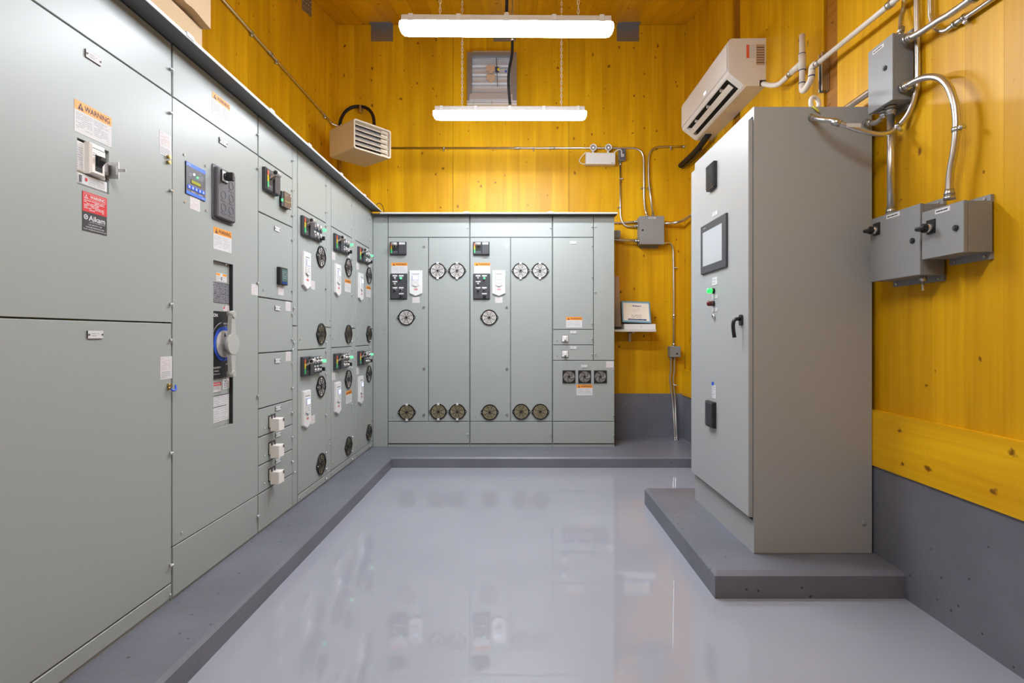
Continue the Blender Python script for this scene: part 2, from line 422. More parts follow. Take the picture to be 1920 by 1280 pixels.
for i in range(n):
    a = XL+i*pw
    MB().box(-pw/2+.0009, pw/2-.0009, -sl, 0, 0, .03, 'wood_y').build('plank', ce, (a+pw/2, 0, 0))
wf = struct(MB().box(XL-.1, XR+.1, YF-.1, YF, 0, ceil_z(YF)+.01, 'wood_z').build('wall_front'))
d1 = struct(MB().box(-.5, .45, YF, YF+.05, 0, 2.1, 'box_grey').build('door_1'))
MB().cyl((.36, YF+.05, 1.02), (.36, YF+.11, 1.02), .012, 'chrome').cyl((.36, YF+.11, 1.02), (.24, YF+.11, 1.02), .01, 'chrome').build('door_handle', d1)

# ---------------------------------------------------------------- small switchgear devices (shared meshes)
def m_nameplate(mb):
    mb.box(-.0325, .0325, -.004, 0, -.013, .013, 'charcoal').rect(-.0325, .0325, -.013, .013, -.0045, 'label_white')
    for s in (-1, 1): mb.cyl((s*.028, -.0045, 0), (s*.028, -.007, 0), .003, 'darkgrey', 8)
    mb.lines(-.017, .017, -.008, .007, 2, -.0048, 'grey_ink', 3)
def m_warning(mb):
    w, h = .157, .104
    mb.box(0, w, -.0008, 0, -h, 0, 'label_white')
    mb.rect(0, w, -h*.30, 0, -.0011, 'orange')
    a, b = .012, .036
    mb.poly([(a, -.0275), (b, -.0275), ((a+b)/2, -.0045)], -.0014, 'ink')
    mb.poly([((a+b)/2-.0025, -.014), ((a+b)/2+.0025, -.014), ((a+b)/2+.001, -.0215), ((a+b)/2-.001, -.0215)], -.0017, 'orange')
    mb.disc((a+b)/2, -.0242, .0016, -.0017, 'orange', 8)
    mb.text('WARNING', .094, -.0160, .108, .0185, -.0014, 'ink')
    mb.lines(.006, w-.006, -h+.012, -.037, 9, -.0011, 'grey_ink', 11, .30, 2)
    mb.text('C22', w-.016, -h+.008, .012, .005, -.0011, 'grey_ink')
def m_label_red(mb):
    mb.box(-.036, .036, -.0008, 0, -.029, .029, 'label_white').lines(-.03, .03, -.024, .024, 7, -.0011, 'red_ink', 5, .35)
def m_label_grey(mb):
    mb.box(-.036, .036, -.0008, 0, -.018, .018, 'label_white').lines(-.031, .031, -.014, .014, 4, -.0011, 'grey_ink', 6, .4)
def m_latch(mb):
    mb.cyl((0, 0, 0), (0, -.008, 0), .006, 'zinc', 10).box(-.009, .009, -.012, -.008, -.003, .003, 'white').cyl((0, -.008, 0), (0, -.014, 0), .0042, 'chrome', 8)
def m_screw(mb):
    mb.cyl((0, 0, 0), (0, -.004, 0), .0052, 'chrome', 8)
def m_lock(mb):
    mb.cyl((0, 0, 0), (0, -.006, 0), .013, 'zinc', 14).cyl((0, -.006, 0), (0, -.009, 0), .0085, 'darkgrey', 12).box(-.002, .002, -.0105, -.009, -.007, .007, 'chrome')
for k, fn in (('nameplate', m_nameplate), ('warning_label', m_warning), ('instruction_label', m_label_red), ('small_label', m_label_grey), ('latch', m_latch), ('screw', m_screw), ('lock', m_lock)):
    dev(k, fn)
def put(name, sec, x, Z, y=0, me=None): return new(name, me or CACHE[name], sec, (x, y, Z-P))

# disconnect operator
def m_bezel(mb):
    w, h = .16, .13
    mb.rbox(0, w, -.02, 0, -h, 0, 'charcoal', .006, 3, .004)
    mb.rbox(.006, .083, -.024, -.018, -h+.006, -.006, 'charcoal', .004, 3, .002)
    mb.rect(.026, .079, -h+.022, -.03, -.0245, 'black')
    mb.rect(.03, .075, -h+.024, -h+.036, -.0248, 'darkgrey')
def m_strip(mb):
    for a, b, m in ((-.045, -.018, 'coral'), (-.078, -.045, 'yellow'), (-.112, -.078, 'green')): mb.box(.010, .023, -.028, -.0242, a, b, m)
def m_lever(mb):
    for x in (.036, .058): mb.prism('x', [(-.024, -.062), (-.024, -.050), (-.056, -.024), (-.064, -.034)], x, x+.006, 'nickel')
    mb.cyl((.026, -.062, -.029), (.077, -.062, -.029), .0155, 'nickel', 16).cyl((.0255, -.062, -.029), (.0262, -.062, -.029), .0115, 'black', 14)
def m_cover(mb):
    mb.rbox(.088, .156, -.034, -.018, -.126, -.004, 'charcoal', .004, 3, .003)
dev('disconnect_operator', m_bezel); dev('position_strip', m_strip); dev('lever', m_lever); dev('cover_plate', m_cover)
def m_cover_lbl(mb): mb.rect(.092, .150, -.030, -.008, -.0345, 'label_white').lines(.10, .142, -.024, -.013, 1, -.0348, 'grey_ink', 2, .4)
dev('tag_plate', m_cover_lbl)
def operator(sec, x, Z, plate=False):
    o = put('disconnect_operator', sec, x, Z)
    for k in ('position_strip', 'lever'): new(k, CACHE[k], o)
    c = new('cover_plate', CACHE['cover_plate'], o)
    if plate: new('tag_plate', CACHE['tag_plate'], o)
    return o
# pilot lights and buttons
def pil(lens, proud):
    def f(mb):
        mb.lathe([(.0, 0), (.0145, 0), (.0145, -.010), (.011, -.013), (.011, -.013-proud*.2)], 'chrome')
        mb.lathe([(.0105, -.010), (.0105, -.012-proud), (.008, -.016-proud), (0, -.0175-proud)], lens)
    return f
dev('pilot_clear', pil('lens_clear', .012)); dev('pilot_green', pil('lit_green', .022)); dev('button_black', pil('black', .006))
def m_knob(mb):
    mb.lathe([(0, 0), (.0155, 0), (.0155, -.008), (.012, -.012), (0, -.012)], 'black').rbox(-.005, .005, -.03, -.01, -.014, .014, 'black', .003, 3)
dev('selector_knob', m_knob)
def m_legend(mb): mb.box(-.017, .017, -.003, 0, -.0055, .0055, 'label_white')
dev('legend_plate', m_legend)
def m_panel6(mb):
    for i in range(3): mb.rbox(i*.058, i*.058+.0565, -.02, 0, -.118, 0, 'charcoal', .004, 3, .003)
dev('button_panel', m_panel6)
def button_panel(sec, x, Z):
    o = put('button_panel', sec, x, Z)
    for i in range(3):
        cx = i*.058+.028
        new('legend_plate', CACHE['legend_plate'], o, (cx, -.02, -.009)); new('legend_plate', CACHE['legend_plate'], o, (cx, -.02, -.067))
        new('pilot_light', CACHE['pilot_green' if i == 2 else 'pilot_clear'], o, (cx, -.02, -.034))
        if i < 2: new('push_button', CACHE['pilot_clear'], o, (cx, -.02, -.093))
        else: new('selector_knob', CACHE['selector_knob'], o, (cx, -.02, -.093))
    return o
def m_station(mb):
    mb.rbox(0, .167, -.006, 0, -.256, 0, 'charcoal', .008, 4, .002).rbox(.009, .158, -.018, -.004, -.247, -.009, 'charcoal', .007, 4, .003)
dev('control_station', m_station)
def control_station(sec, x, Z):
    o = put('control_station', sec, x, Z)
    for cx, cz, k, nm in ((.050, -.047, 'pilot_clear', 'pilot_light'), (.112, -.047, 'pilot_green', 'pilot_light'), (.050, -.104, 'pilot_clear', 'pilot_light'), (.050, -.164, 'button_black', 'push_button'), (.112, -.164, 'button_black', 'push_button'), (.112, -.222, 'selector_knob', 'selector_knob')):
        new(nm, CACHE[k], o, (cx, -.018, cz)); l = new('legend_plate', CACHE['legend_plate'], o, (cx, -.018, cz+.025)); l.scale = (1.35, 1, 1.2)
    return o
def m_drive(mb):
    w = .126
    mb.prism('y', [(0, 0), (w, 0), (w, -.225), (w*.5, -.252), (0, -.225)], -.012, 0, 'white')
    mb.prism('y', [(.003, -.003), (w-.003, -.003), (w-.003, -.223), (w*.5, -.249), (.003, -.223)], -.016, -.011, 'white')
    mb.rect(.028, w-.028, -.039, -.034, -.0165, 'darkgrey')
def m_keypad(mb):
    w = .126
    mb.prism('y', [(.028, -.045), (w-.028, -.045), (w-.028, -.144), (w*.5, -.158), (.028, -.144)], -.023, -.0155, 'white')
    mb.poly([(.028, -.1445), (w*.5, -.1585), (w-.028, -.1445), (w*.5, -.163)], -.0236, 'darkgrey')
def m_kscreen(mb):
    mb.box(.033, .093, -.0245, -.0228, -.095, -.053, 'blue').box(.036, .090, -.0252, -.0243, -.0925, -.0555, 'screen_blue')
def m_kbtn(mb):
    for dx, dz in ((0, .009), (0, -.009), (-.012, 0), (.012, 0), (-.02, .014), (.02, .014), (-.02, -.014), (.02, -.014)): mb.cyl((.063+dx, -.0225, -.122+dz), (.063+dx, -.0245, -.122+dz), .0036, 'grey_ink', 8)
def m_abb(mb): mb.text('ABB', .063, -.187, .038, .0145, -.0166, 'abb_red')
for k, f in (('drive_panel', m_drive), ('keypad', m_keypad), ('keypad_screen', m_kscreen), ('keypad_buttons', m_kbtn), ('lettering', m_abb)): dev(k, f)
def drive_panel(sec, x, Z):
    o = put('drive_panel', sec, x, Z)
    for k in ('keypad', 'keypad_screen', 'keypad_buttons', 'lettering'): new(k, CACHE[k], o)
    return o
# round fan grille
def m_grille(mb):
    R = .078; n = 36
    mb.ring(0, 0, .067, R, -.010, 0, 'black', 36)
    for s in (-1, 1): mb.prism('y', [(s*.060, .050), (s*.090, .006), (s*.090, -.006), (s*.060, -.050), (s*.072, 0)], -.010, 0, 'black')
    for s in (-1, 1): mb.cyl((s*.082, -.010, 0), (s*.082, -.0125, 0), .0045, 'chrome', 8)
    for r in (.022, .037, .052): mb.ring(0, 0, r-.0014, r+.0014, -.0085, -.006, 'black', 28)
    for k in range(8):
        t = math.pi*k/4+math.pi/8; c, q = math.cos(t), math.sin(t); w = .0013
        p = [(c*.008-q*w, q*.008+c*w), (c*.067-q*w, q*.067+c*w), (c*.067+q*w, q*.067-c*w), (c*.008+q*w, q*.008-c*w)]
        mb.prism('y', p, -.009, -.006, 'black')
    mb.cyl((0, -.004, 0), (0, -.010, 0), .012, 'black', 14)
def m_padw(mb): mb.cyl((0, -.0005, 0), (0, -.005, 0), .066, 'filter_white', 28)
def m_padb(mb): mb.cyl((0, -.0005, 0), (0, -.005, 0), .066, 'filter_beige', 28)
def m_clip(mb): mb.box(-.011, .011, -.0145, 0, .066, .083, 'white')
for k, f in (('fan_grille', m_grille), ('filter_white_pad', m_padw), ('filter_beige_pad', m_padb), ('retaining_clip', m_clip)): dev(k, f)
def grille(sec, x, Z, beige=False, clips=False, rot=0):
    o = put('fan_grille', sec, x, Z); o.rotation_euler = (0, rot, 0)
    new('filter_pad', CACHE['filter_beige_pad' if beige else 'filter_white_pad'], o)
    if clips: new('retaining_clip', CACHE['retaining_clip'], o); new('retaining_clip', CACHE['retaining_clip'], o, (0, 0, 0), (0, math.pi, 0))
    return o
def m_sqfan(mb):
    R = .0625
    mb.box(-R, R, -.008, 0, -R, R, 'black').disc(0, 0, .058, -.0085, 'fan_grey', 28)
    for r in (.018, .026, .034, .042, .050, .057): mb.ring(0, 0, r-.0014, r+.0014, -.0125, -.009, 'black' if r > .055 else 'zinc', 28)
    for k in range(5):
        t0 = 2*math.pi*k/5; pts = []
        for j in range(8): r = .010+.048*j/7; t = t0+1.1*j/7; pts.append((r*math.cos(t), -.0115, r*math.sin(t)))
        mb.tube(pts, .0026, 'black', 6)
    mb.cyl((0, -.008, 0), (0, -.014, 0), .011, 'black', 14)
dev('square_fan', m_sqfan)
# plug-in breaker seen through small doors
def m_breaker(mb):
    mb.box(-.034, .034, -.003, 0, -.036, .030, 'darkgrey')
    mb.cbox(-.030, .030, -.012, 0, -.032, .026, 'ivory', .002)
    mb.cbox(-.012, .012, -.026, -.010, -.026, .014, 'white', .003).box(-.006, .006, -.038, -.02, -.030, -.014, 'darkgrey')
    mb.lines(.014, .028, -.02, .02, 4, -.0125, 'grey_ink', 4).lines(-.028, -.014, -.02, .02, 4, -.0125, 'grey_ink', 9)
dev('breaker', m_breaker)
def m_lockout(mb):
    mb.box(-.036, .036, -.003, 0, -.03, .042, 'interior').box(-.030, .030, -.012, 0, -.026, .036, 'ivory')
    mb.box(-.026, -.018, -.02, -.01, .012, .05, 'darkgrey').box(.008, .016, -.02, -.01, .012, .05, 'darkgrey')
    mb.cbox(-.034, .034, -.062, -.012, -.046, .024, 'ivory', .003).box(.016, .030, -.0645, -.058, .004, .022, 'darkgrey')
    mb.cyl((-.02, -.03, -.046), (-.02, -.03, -.052), .005, 'darkgrey', 8)
dev('breaker_cover', m_lockout)

# ---------------------------------------------------------------- switchgear sections
G = .003
def section(label, kind, a, width, depth=.47, front=.035, hood=True, hood_span=None, clip=True, base=True):
    left = kind == 'left'
    loc = (LX, a, P) if left else (a, BY, P)
    s = empty('switchgear_section', loc, math.pi/2 if left else 0, label, 'electrical cabinet', 'switchgear sections')
    s['x0'] = a; s['w'] = width
    t = (TOP if left else BTOP)-P
    MB().box(.0006, width-.0006, front, depth, .0, t, 'cab').build('carcass', s)
    for q in (0, width-.004): MB().box(q+(.003 if q == 0 else -.003), q+.004+(.003 if q == 0 else -.003), .03, depth-.01, .006, t, 'cab').build('side_panel', s)
    if base: MB().box(.004, width-.004, .008, .05, 0, .022, 'cab').build('base_channel', s)
    if hood:
        h0, h1 = hood_span or (0, width)
        z1 = t+.001
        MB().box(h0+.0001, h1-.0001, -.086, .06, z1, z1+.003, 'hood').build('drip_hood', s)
        MB().box(h0+.001, h1-.001, -.090, -.086, z1-.001, z1+.012, 'lip_lit').build('hood_lip', s)
        if clip: MB().box(h1-.05, h1-.003, -.093, -.07, z1+.004, z1+.020, 'lip_lit').build('hood_clip', s)
    return s
def door(s, x0, x1, Z0, Z1, name='door', m='cab'):
    x0 += .0025 if x0 == 0 else 0; x1 -= .0025 if abs(x1-s['w']) < 1e-6 else 0   # wider joint between sections
    return MB().cbox(x0+G, x1-G, 0, .02, Z0+G-P, Z1-G-P, m, .0022).build(name, s)
def sx(s, u, v):                                        # pixel on a row's front -> local x, world Z
    y, z = Lp(u, v); return y-s['x0'], z
def bx(s, u, v):
    x, z = Bp(u, v); return x-s['x0'], z

# ---- S1: main breaker
YS = [1.26, 2.203, 2.930, 3.454, 4.074, 4.689, BY]
s = section('tall grey main breaker cabinet nearest on the left with red and black warning sticker', 'left', YS[0], YS[1]-YS[0])
w = YS[1]-YS[0]
door(s, 0, w, 2.178, TOP, 'top_cover'); door(s, 0, w, .172, 1.243); door(s, 0, w, .108, .172, 'kick_plate')
# upper door carries a cut-out for the breaker
bxa, bxb, bza, bzb = 1.728-YS[0], 1.863-YS[0], 1.684, 1.834
mb = MB(); y0, y1 = 0, .02
z0, z1 = 1.243+G-P, 2.178-G-P
for a, b, c, d in ((G, bxa, z0, z1), (bxb, w-G, z0, z1), (bxa, bxb, z0, bza-P), (bxa, bxb, bzb-P, z1)): mb.box(a, b, y0, y1, c, d, 'cab')
up = mb.build('door', s)
x, z = sx(s, 173.5, 108); put('nameplate', s, x, z)
put('warning_label', s, 1.7167-YS[0], 1.955)
br = put('main_breaker', s, bxa, bza, .016, dev('main_breaker', lambda m: (
    m.box(0, .135, 0, .005, 0, .15, 'interior'),
    m.cbox(.001, .126, -.012, 0, .045, .144, 'ivory', .003),
    m.cbox(.001, .128, -.016, 0, .002, .040, 'white', .003),
    m.rect(.004, .120, .006, .036, -.0165, 'label_white'),
    m.box(.008, .016, -.019, -.015, .010, .032, 'darkgrey'),
    m.box(.032, .039, -.019, -.015, .018, .028, 'abb_red'),
    m.lines(.046, .116, .010, .033, 4, -.0168, 'grey_ink', 8, .35, 4),
    m.rect(.003, .028, .05, .138, -.0125, 'label_white'),
    m.lines(.005, .027, .055, .125, 9, -.0128, 'grey_ink', 12, .3))))
new('breaker_face', dev('breaker_face', lambda m: (m.cbox(.034, .098, -.034, -.010, .044, .148, 'ivory', .006), m.rect(.040, .092, .130, .1325, -.0345, 'darkgrey'), m.lines(.041, .058, .105, .118, 2, -.0345, 'ink', 3, .3), m.box(.052, .082, -.035, -.03, .058, .112, 'interior'))), br)
new('toggle', dev('toggle', lambda m: m.prism('x', [(-.034, .070), (-.036, .076), (-.050, .094), (-.051, .106), (-.034, .108)], .056, .078, 'black')), br)
new('lock_bracket', dev('lock_bracket', lambda m: (m.box(.098, .124, -.022, -.012, .062, .104, 'zinc'), m.rbox(.103, .114, -.026, -.02, .07, .098, 'chrome', .004, 3))), br)
hp = empty_part = MB()
hp.box(bxb-.004, bxb, -.036, .010, 1.738-P, 1.796-P, 'zinc').box(bxb-.005, bxb-.001, -.033, -.028, 1.752-P, 1.782-P, 'white').box(bxb-.0035, bxb-.001, -.060, -.034, 1.762-P, 1.772-P, 'zinc')
hp.build('hasp', s)
def m_aikam(m):
    W_, H_ = .104, .130
    m.box(0, W_, -.001, 0, -H_, 0, 'ink'); m.rect(0, W_, -.065, 0, -.0014, 'red')
    f = (.006, .098, -.0225, -.0045)
    for a in ((f[0], f[1], f[3]-.0008, f[3]), (f[0], f[1], f[2], f[2]+.0008), (f[0], f[0]+.0008, f[2], f[3]), (f[1]-.0008, f[1], f[2], f[3])): m.rect(*a, -.0017, 'label_white')
    m.poly([(.009, -.021), (.022, -.021), (.0155, -.007)], -.0017, 'label_white').poly([(.0125, -.019), (.0185, -.019), (.0155, -.0115)], -.002, 'red')
    m.text('WARNING', .062, -.0135, .062, .0105, -.0017, 'label_white')
    m.lines(.006, .099, -.060, -.025, 7, -.0017, 'label_white', 21, .45)
    m.ring(.0135, -.083, .0055, .0085, -.0017, -.0012, 'label_white', 20).disc(.0135, -.083, .003, -.0017, 'label_white', 12)
    m.text('Aikam', .060, -.084, .070, .018, -.0017, 'label_white')
    m.text('ELECTRIC & AUTOMATION LTD', .062, -.097, .066, .0034, -.0017, 'label_white')
    m.text('Call: 604.373.1138', .052, -.106, .056, .005, -.0017, 'label_white')
    m.text('www.aikamelectrical.com', .052, -.114, .078, .0055, -.0017, 'label_white')
    m.text('Email: info@aikamelectrical.com', .052, -.1225, .096, .0058, -.0017, 'label_white')
put('contact_sticker', s, 1.748-YS[0], 1.667, 0, dev('contact_sticker', m_aikam))
put('instruction_label', s, 2.16-YS[0], 1.982); put('small_label', s, 2.162-YS[0], 1.935)
for v in (294, 304): x, z = sx(s, 314, v); put('lock_pin', s, x, z, 0, dev('lock_pin', lambda m: m.cyl((0, 0, 0), (0, -.012, 0), .0075, 'brass', 12)))
x, z = sx(s, 177, 627); put('nameplate', s, x, z)
x, z = sx(s, 311.5, 681.5); put('instruction_label', s, x, z); x, z = sx(s, 311.5, 702); put('small_label', s, x, z)
x, z = sx(s, 315, 722); put('lock_pin', s, x, z, 0, CACHE['lock_pin'])
put('lock_pin', s, x, z-.012, 0, CACHE['lock_pin'])
MB().tube(catmull([(x, -.012, z-.014-P), (x+.004, -.02, z-.022-P), (x+.022, -.018, z-.019-P), (x+.036, -.008, z-.004-P)]), .004, 'blue', 8).build('key_tie', s)
for v in (130, 212, 357, 570, 637, 849, 1059): x, z = sx(s, 318.5, v); put('latch', s, min(x, w-.012), z)
x, z = sx(s, 321, 1113); put('screw', s, w-.014, z)

# ---- S2: transfer switch
s = section('tall grey transfer switch cabinet with rotary handle in a recess and blue display', 'left', YS[1], YS[2]-YS[1], front=.045)
w = YS[2]-YS[1]; o0 = YS[1]
door(s, 0, w, 2.178, TOP, 'top_cover'); door(s, 0, w, .105, .317, 'kick_plate')
hx0, hx1, hz0, hz1 = 2.50-o0, 2.673-o0, .750, 1.545
mb = MB(); z0, z1 = .317+G-P, 2.178-G-P
for a, b, c, d in ((G, hx0, z0, z1), (hx1, w-G, z0, z1), (hx0, hx1, z0, hz0-P), (hx0, hx1, hz1-P, z1)): mb.box(a, b, 0, .008, c, d, 'cab')
mb.build('door', s)
put('warning_label', s, 2.488-o0, 2.332)
x, z = sx(s, 417.5, 266.5); put('nameplate', s, x, z)
def m_ats(m):
    W_, H_ = .143, .139
    m.box(0, W_, -.004, 0, -H_, 0, 'black').rect(.001, W_-.001, -H_+.001, -.001, -.0045, 'darkgrey')
    m.rect(.001, W_-.001, -.016, -.001, -.0048, 'blue_key').rect(.001, W_-.001, -H_+.001, -H_+.014, -.0048, 'blue_key')
    m.text('EATON', .018, -.009, .026, .008, -.0052, 'label_white').text('ATC', W_-.022, -H_+.0075, .018, .006, -.0052, 'label_white')
    for r in (-.046, -.054): m.lines(.022, .042, r-.003, r+.003, 1, -.0048, 'grey_ink', 3, .5).lines(.086, .128, r-.002, r+.004, 1, -.0048, 'grey_ink', 4, .5)
    m.lines(.10, .125, -.040, -.028, 2, -.0048, 'grey_ink', 5, .5)
def m_atskeys(m):
    for i in range(5):
        a = .010+i*.0255
        m.box(a, a+.019, -.007, -.004, -.113, -.097, 'blue_key'); m.rect(a+.005, a+.014, -.109, -.101, -.0074, 'label_white')
    for a in (.040, .092): m.rect(a, a+.028, -.1225, -.1208, -.0048, 'label_white').rect(a, a+.002, -.1225, -.118, -.0048, 'label_white').rect(a+.026, a+.028, -.1225, -.118, -.0048, 'label_white')
ats = put('transfer_display', s, 2.288-o0, 1.940, 0, dev('transfer_display', m_ats))
new('display_keys', dev('display_keys', m_atskeys), ats)
new('lcd_window', dev('lcd_window', lambda m: m.box(.033, .106, -.0055, -.004, -.087, -.068, 'black').rect(.036, .103, -.0845, -.0705, -.006, 'lcd_green')), ats)
new('indicator', dev('ind_w', lambda m: m.cyl((.054, -.004, -.043), (.054, -.008, -.043), .005, 'lit_white', 12)), ats)
new('indicator', dev('ind_g', lambda m: m.cyl((.078, -.004, -.050), (.078, -.008, -.050), .005, 'lit_green', 12)), ats)
for u, v in ((345, 290), (385, 311), (346, 378), (386, 394)): x, z = sx(s, u, v); put('screw', s, x, z)
x, z = sx(s, 365.5, 381); put('instruction_label', s, x, z-.002)
def m_blank(m):
    W_, H_ = .182, .260
    m.rbox(0, W_, -.006, 0, -H_, 0, 'darkgrey', .012, 4, .002).rbox(.012, W_-.012, -.024, -.004, -H_+.012, -.012, 'darkgrey', .008, 4, .005)
    for cx in (.058, .126):
        for cz in (-.075, -.135, -.195):
            if cx < .1 and cz > -.08: continue
            m.ring(cx, cz, .018, .0195, -.0255, -.023, 'darkgrey', 20); m.box(cx-.018, cx+.018, -.0255, -.023, cz-.03, cz-.023, 'darkgrey')
bp_ = put('blanking_cover', s, 2.484-o0, 1.995, 0, dev('blanking_cover', m_blank))
new('selector_plate', dev('selector_plate', lambda m: (m.box(.034, .086, -.030, -.024, -.075, -.020, 'black'), m.box(.037, .083, -.032, -.029, -.072, -.023, 'label_white'))), bp_)
new('selector_knob', dev('selector_knob_big', lambda m: (m.cyl((.060, -.03, -.048), (.060, -.044, -.048), .017, 'black', 16), m.rbox(.050, .070, -.072, -.040, -.068, -.028, 'black', .004, 3, .003))), bp_)
put('warning_label', s, 2.50-o0, 1.7025)
rp = MB().box(hx0-.05, hx1+.07, .03, .04, hz0-.02-P, hz1+.02-P, 'cab').build('recess_panel', s, (0, -.014, 0))
yz = .0495
ax, az = 2.603-o0, 1.149-P
MB().box(hx1-.006, hx1-.0005, .001, .0155, hz0-P, hz1-P-.004, 'interior').build('gap_shade_strip', s)  # solid dark strip painting the shade of the gap beside the recess
plate = MB().box(ax-.155, ax+.085, .024, .03, az-.165, az+.158, 'black'); plate.build('switch_plate', s, (0, -.014, 0))
ring_ = MB().ring(ax, az, .068, .084, .022, .0245, 'blue', 40)
for i, ch in enumerate('NORMAL'): t = math.radians(128-i*15); ring_.text(ch, ax+.076*math.cos(t), az+.076*math.sin(t), .008, .010, .0215, 'navy', t-math.pi/2)
for i, ch in enumerate('EMERGENCY'): t = math.radians(218+i*13); ring_.text(ch, ax+.076*math.cos(t), az+.076*math.sin(t), .008, .010, .0215, 'navy', t+math.pi/2)
ring_.build('position_ring', s, (0, -.014, 0))
di = MB().cyl((ax, .024, az), (ax, .016, az), .066, 'dial_grey', 36)
di.poly([(ax-.010, az+.036), (ax+.010, az+.036), (ax, az+.056)], .0155, 'ink')
for dx, dz in ((-.012, -.03), (.02, -.034), (.022, .02)): di.disc(ax+dx, az+dz, .003, .0155, 'ink', 8)
di.build('dial', s, (0, -.014, 0))
let = MB().text('EATON', ax-.088, az+.138, .075, .016, .0235, 'label_white').text('MANUAL OPERATION', ax+.035, az+.100, .07, .009, .0235, 'label_white').text('DISENGAGED', ax+.03, az+.085, .05, .008, .0235, 'grey_ink')
let.text('DISENGAGEMENT', ax-.065, az-.112, .085, .009, .0235, 'label_white').text('HANDLE', ax-.060, az-.128, .04, .008, .0235, 'label_white').text('OPERATION', ax-.060, az-.143, .06, .008, .0235, 'grey_ink')
for a0, a1 in ((100, 170), (280, 340)):
    pts = [(ax+.104*math.cos(math.radians(t)), .0235, az+.104*math.sin(math.radians(t))) for t in range(a0, a1, 5)]
    for p, q in zip(pts, pts[1:]): let.add([p, q, (q[0], .0235, q[2]+.0028), (p[0], .0235, p[2]+.0028)], [(0, 1, 2, 3)], 'label_white')
let.build('plate_lettering', s, (0, -.014, 0))
hd = MB().cyl((ax, .022, az), (ax, -.014, az), .017, 'handle_grey', 16).cyl((ax, -.016, az), (ax, -.036, az), .052, 'handle_grey', 32)
hd.loft_y([(-.016, [(ax-.016, az-.145), (ax+.016, az-.145), (ax+.030, az), (ax+.016, az+.145), (ax-.016, az+.145), (ax-.030, az)]), (-.034, [(ax-.013, az-.145), (ax+.013, az-.145), (ax+.026, az), (ax+.013, az+.145), (ax-.013, az+.145), (ax-.026, az)])], 'handle_grey')
for q in (-1, 1): hd.cyl((ax, -.008, az+q*.145), (ax, -.040, az+q*.145), .017, 'handle_grey', 16)
hd.build('rotary_handle', s, (0, -.006, 0))
lb = MB().box(ax-.057, ax+.038, .0285, .03, 1.452-P, 1.492-P, 'label_white').rect(ax-.055, ax-.02, 1.480-P, 1.490-P, .028, 'orange').rect(ax+.001, ax+.036, 1.480-P, 1.490-P, .028, 'orange').rect(ax-.012, ax-.006, 1.458-P, 1.475-P, .0277, 'ink').lines(ax-.054, ax+.034, 1.455-P, 1.476-P, 3, .028, 'grey_ink', 4, .3, 2)
lb.build('hazard_label', s, (0, -.014, 0))
tb = MB().box(ax-.11, ax+.062, .0285, .03, 1.348-P, 1.452-P-.006, 'darkgrey'); tb.lines(ax-.108, ax+.060, 1.350-P, 1.442-P, 12, .028, 'grey_ink', 8, .45, 6); tb.build('rating_table', s, (0, -.014, 0))
MB().box(ax+.005, ax+.063, .0285, .03, 1.312-P, 1.338-P, 'label_white').disc(ax+.014, 1.325-P, .006, .028, 'red', 10).lines(ax+.024, ax+.061, 1.315-P, 1.335-P, 3, .028, 'red_ink', 3).build('approval_label', s, (0, -.014, 0))
MB().box(ax-.14, ax-.012, .0285, .03, .920-P, .966-P, 'label_white').rect(ax-.14, ax-.012, .950-P, .966-P, .028, 'red').text('DANGER', ax-.05, .958-P, .06, .009, .0277, 'label_white').lines(ax-.137, ax-.015, .923-P, .947-P, 3, .028, 'grey_ink', 2).build('danger_label', s, (0, -.014, 0))
MB().box(ax+.006, ax+.063, .0285, .03, .928-P, .985-P, 'label_white').lines(ax+.01, ax+.06, .932-P, .982-P, 6, .028, 'ink', 7, .3).build('instruction_sheet', s, (0, -.014, 0))
ts = MB().box(ax-.15, ax+.058, .0285, .03, .775-P, .905-P, 'label_white').rect(ax-.15, ax+.056, .900-P, .905-P, .028, 'darkgrey').rect(ax-.15, ax+.035, .846-P, .850-P, .028, 'darkgrey')
ts.lines(ax-.148, ax+.055, .778-P, .842-P, 6, .028, 'grey_ink', 6, .2, 3).lines(ax-.148, ax+.055, .853-P, .897-P, 5, .028, 'grey_ink', 16, .2, 3); ts.build('wiring_table', s, (0, -.014, 0))
for u, v in ((417, 495), (433, 499), (415, 573), (416, 715), (416, 796), (432, 792)):
    y = 1.46*1000/(972-u); put('screw', s, y-o0, H+(627-v)/1000*y, .015)
x, z = sx(s, 478, 543); put('instruction_label', s, x-.004, z)
for v in (253, 316, 530, 742, 967): x, z = sx(s, 481.3, v); put('latch', s, w-.012, H+(627-v)/1000*2.918)
x, z = sx(s, 340, 998); put('screw', s, x, z)

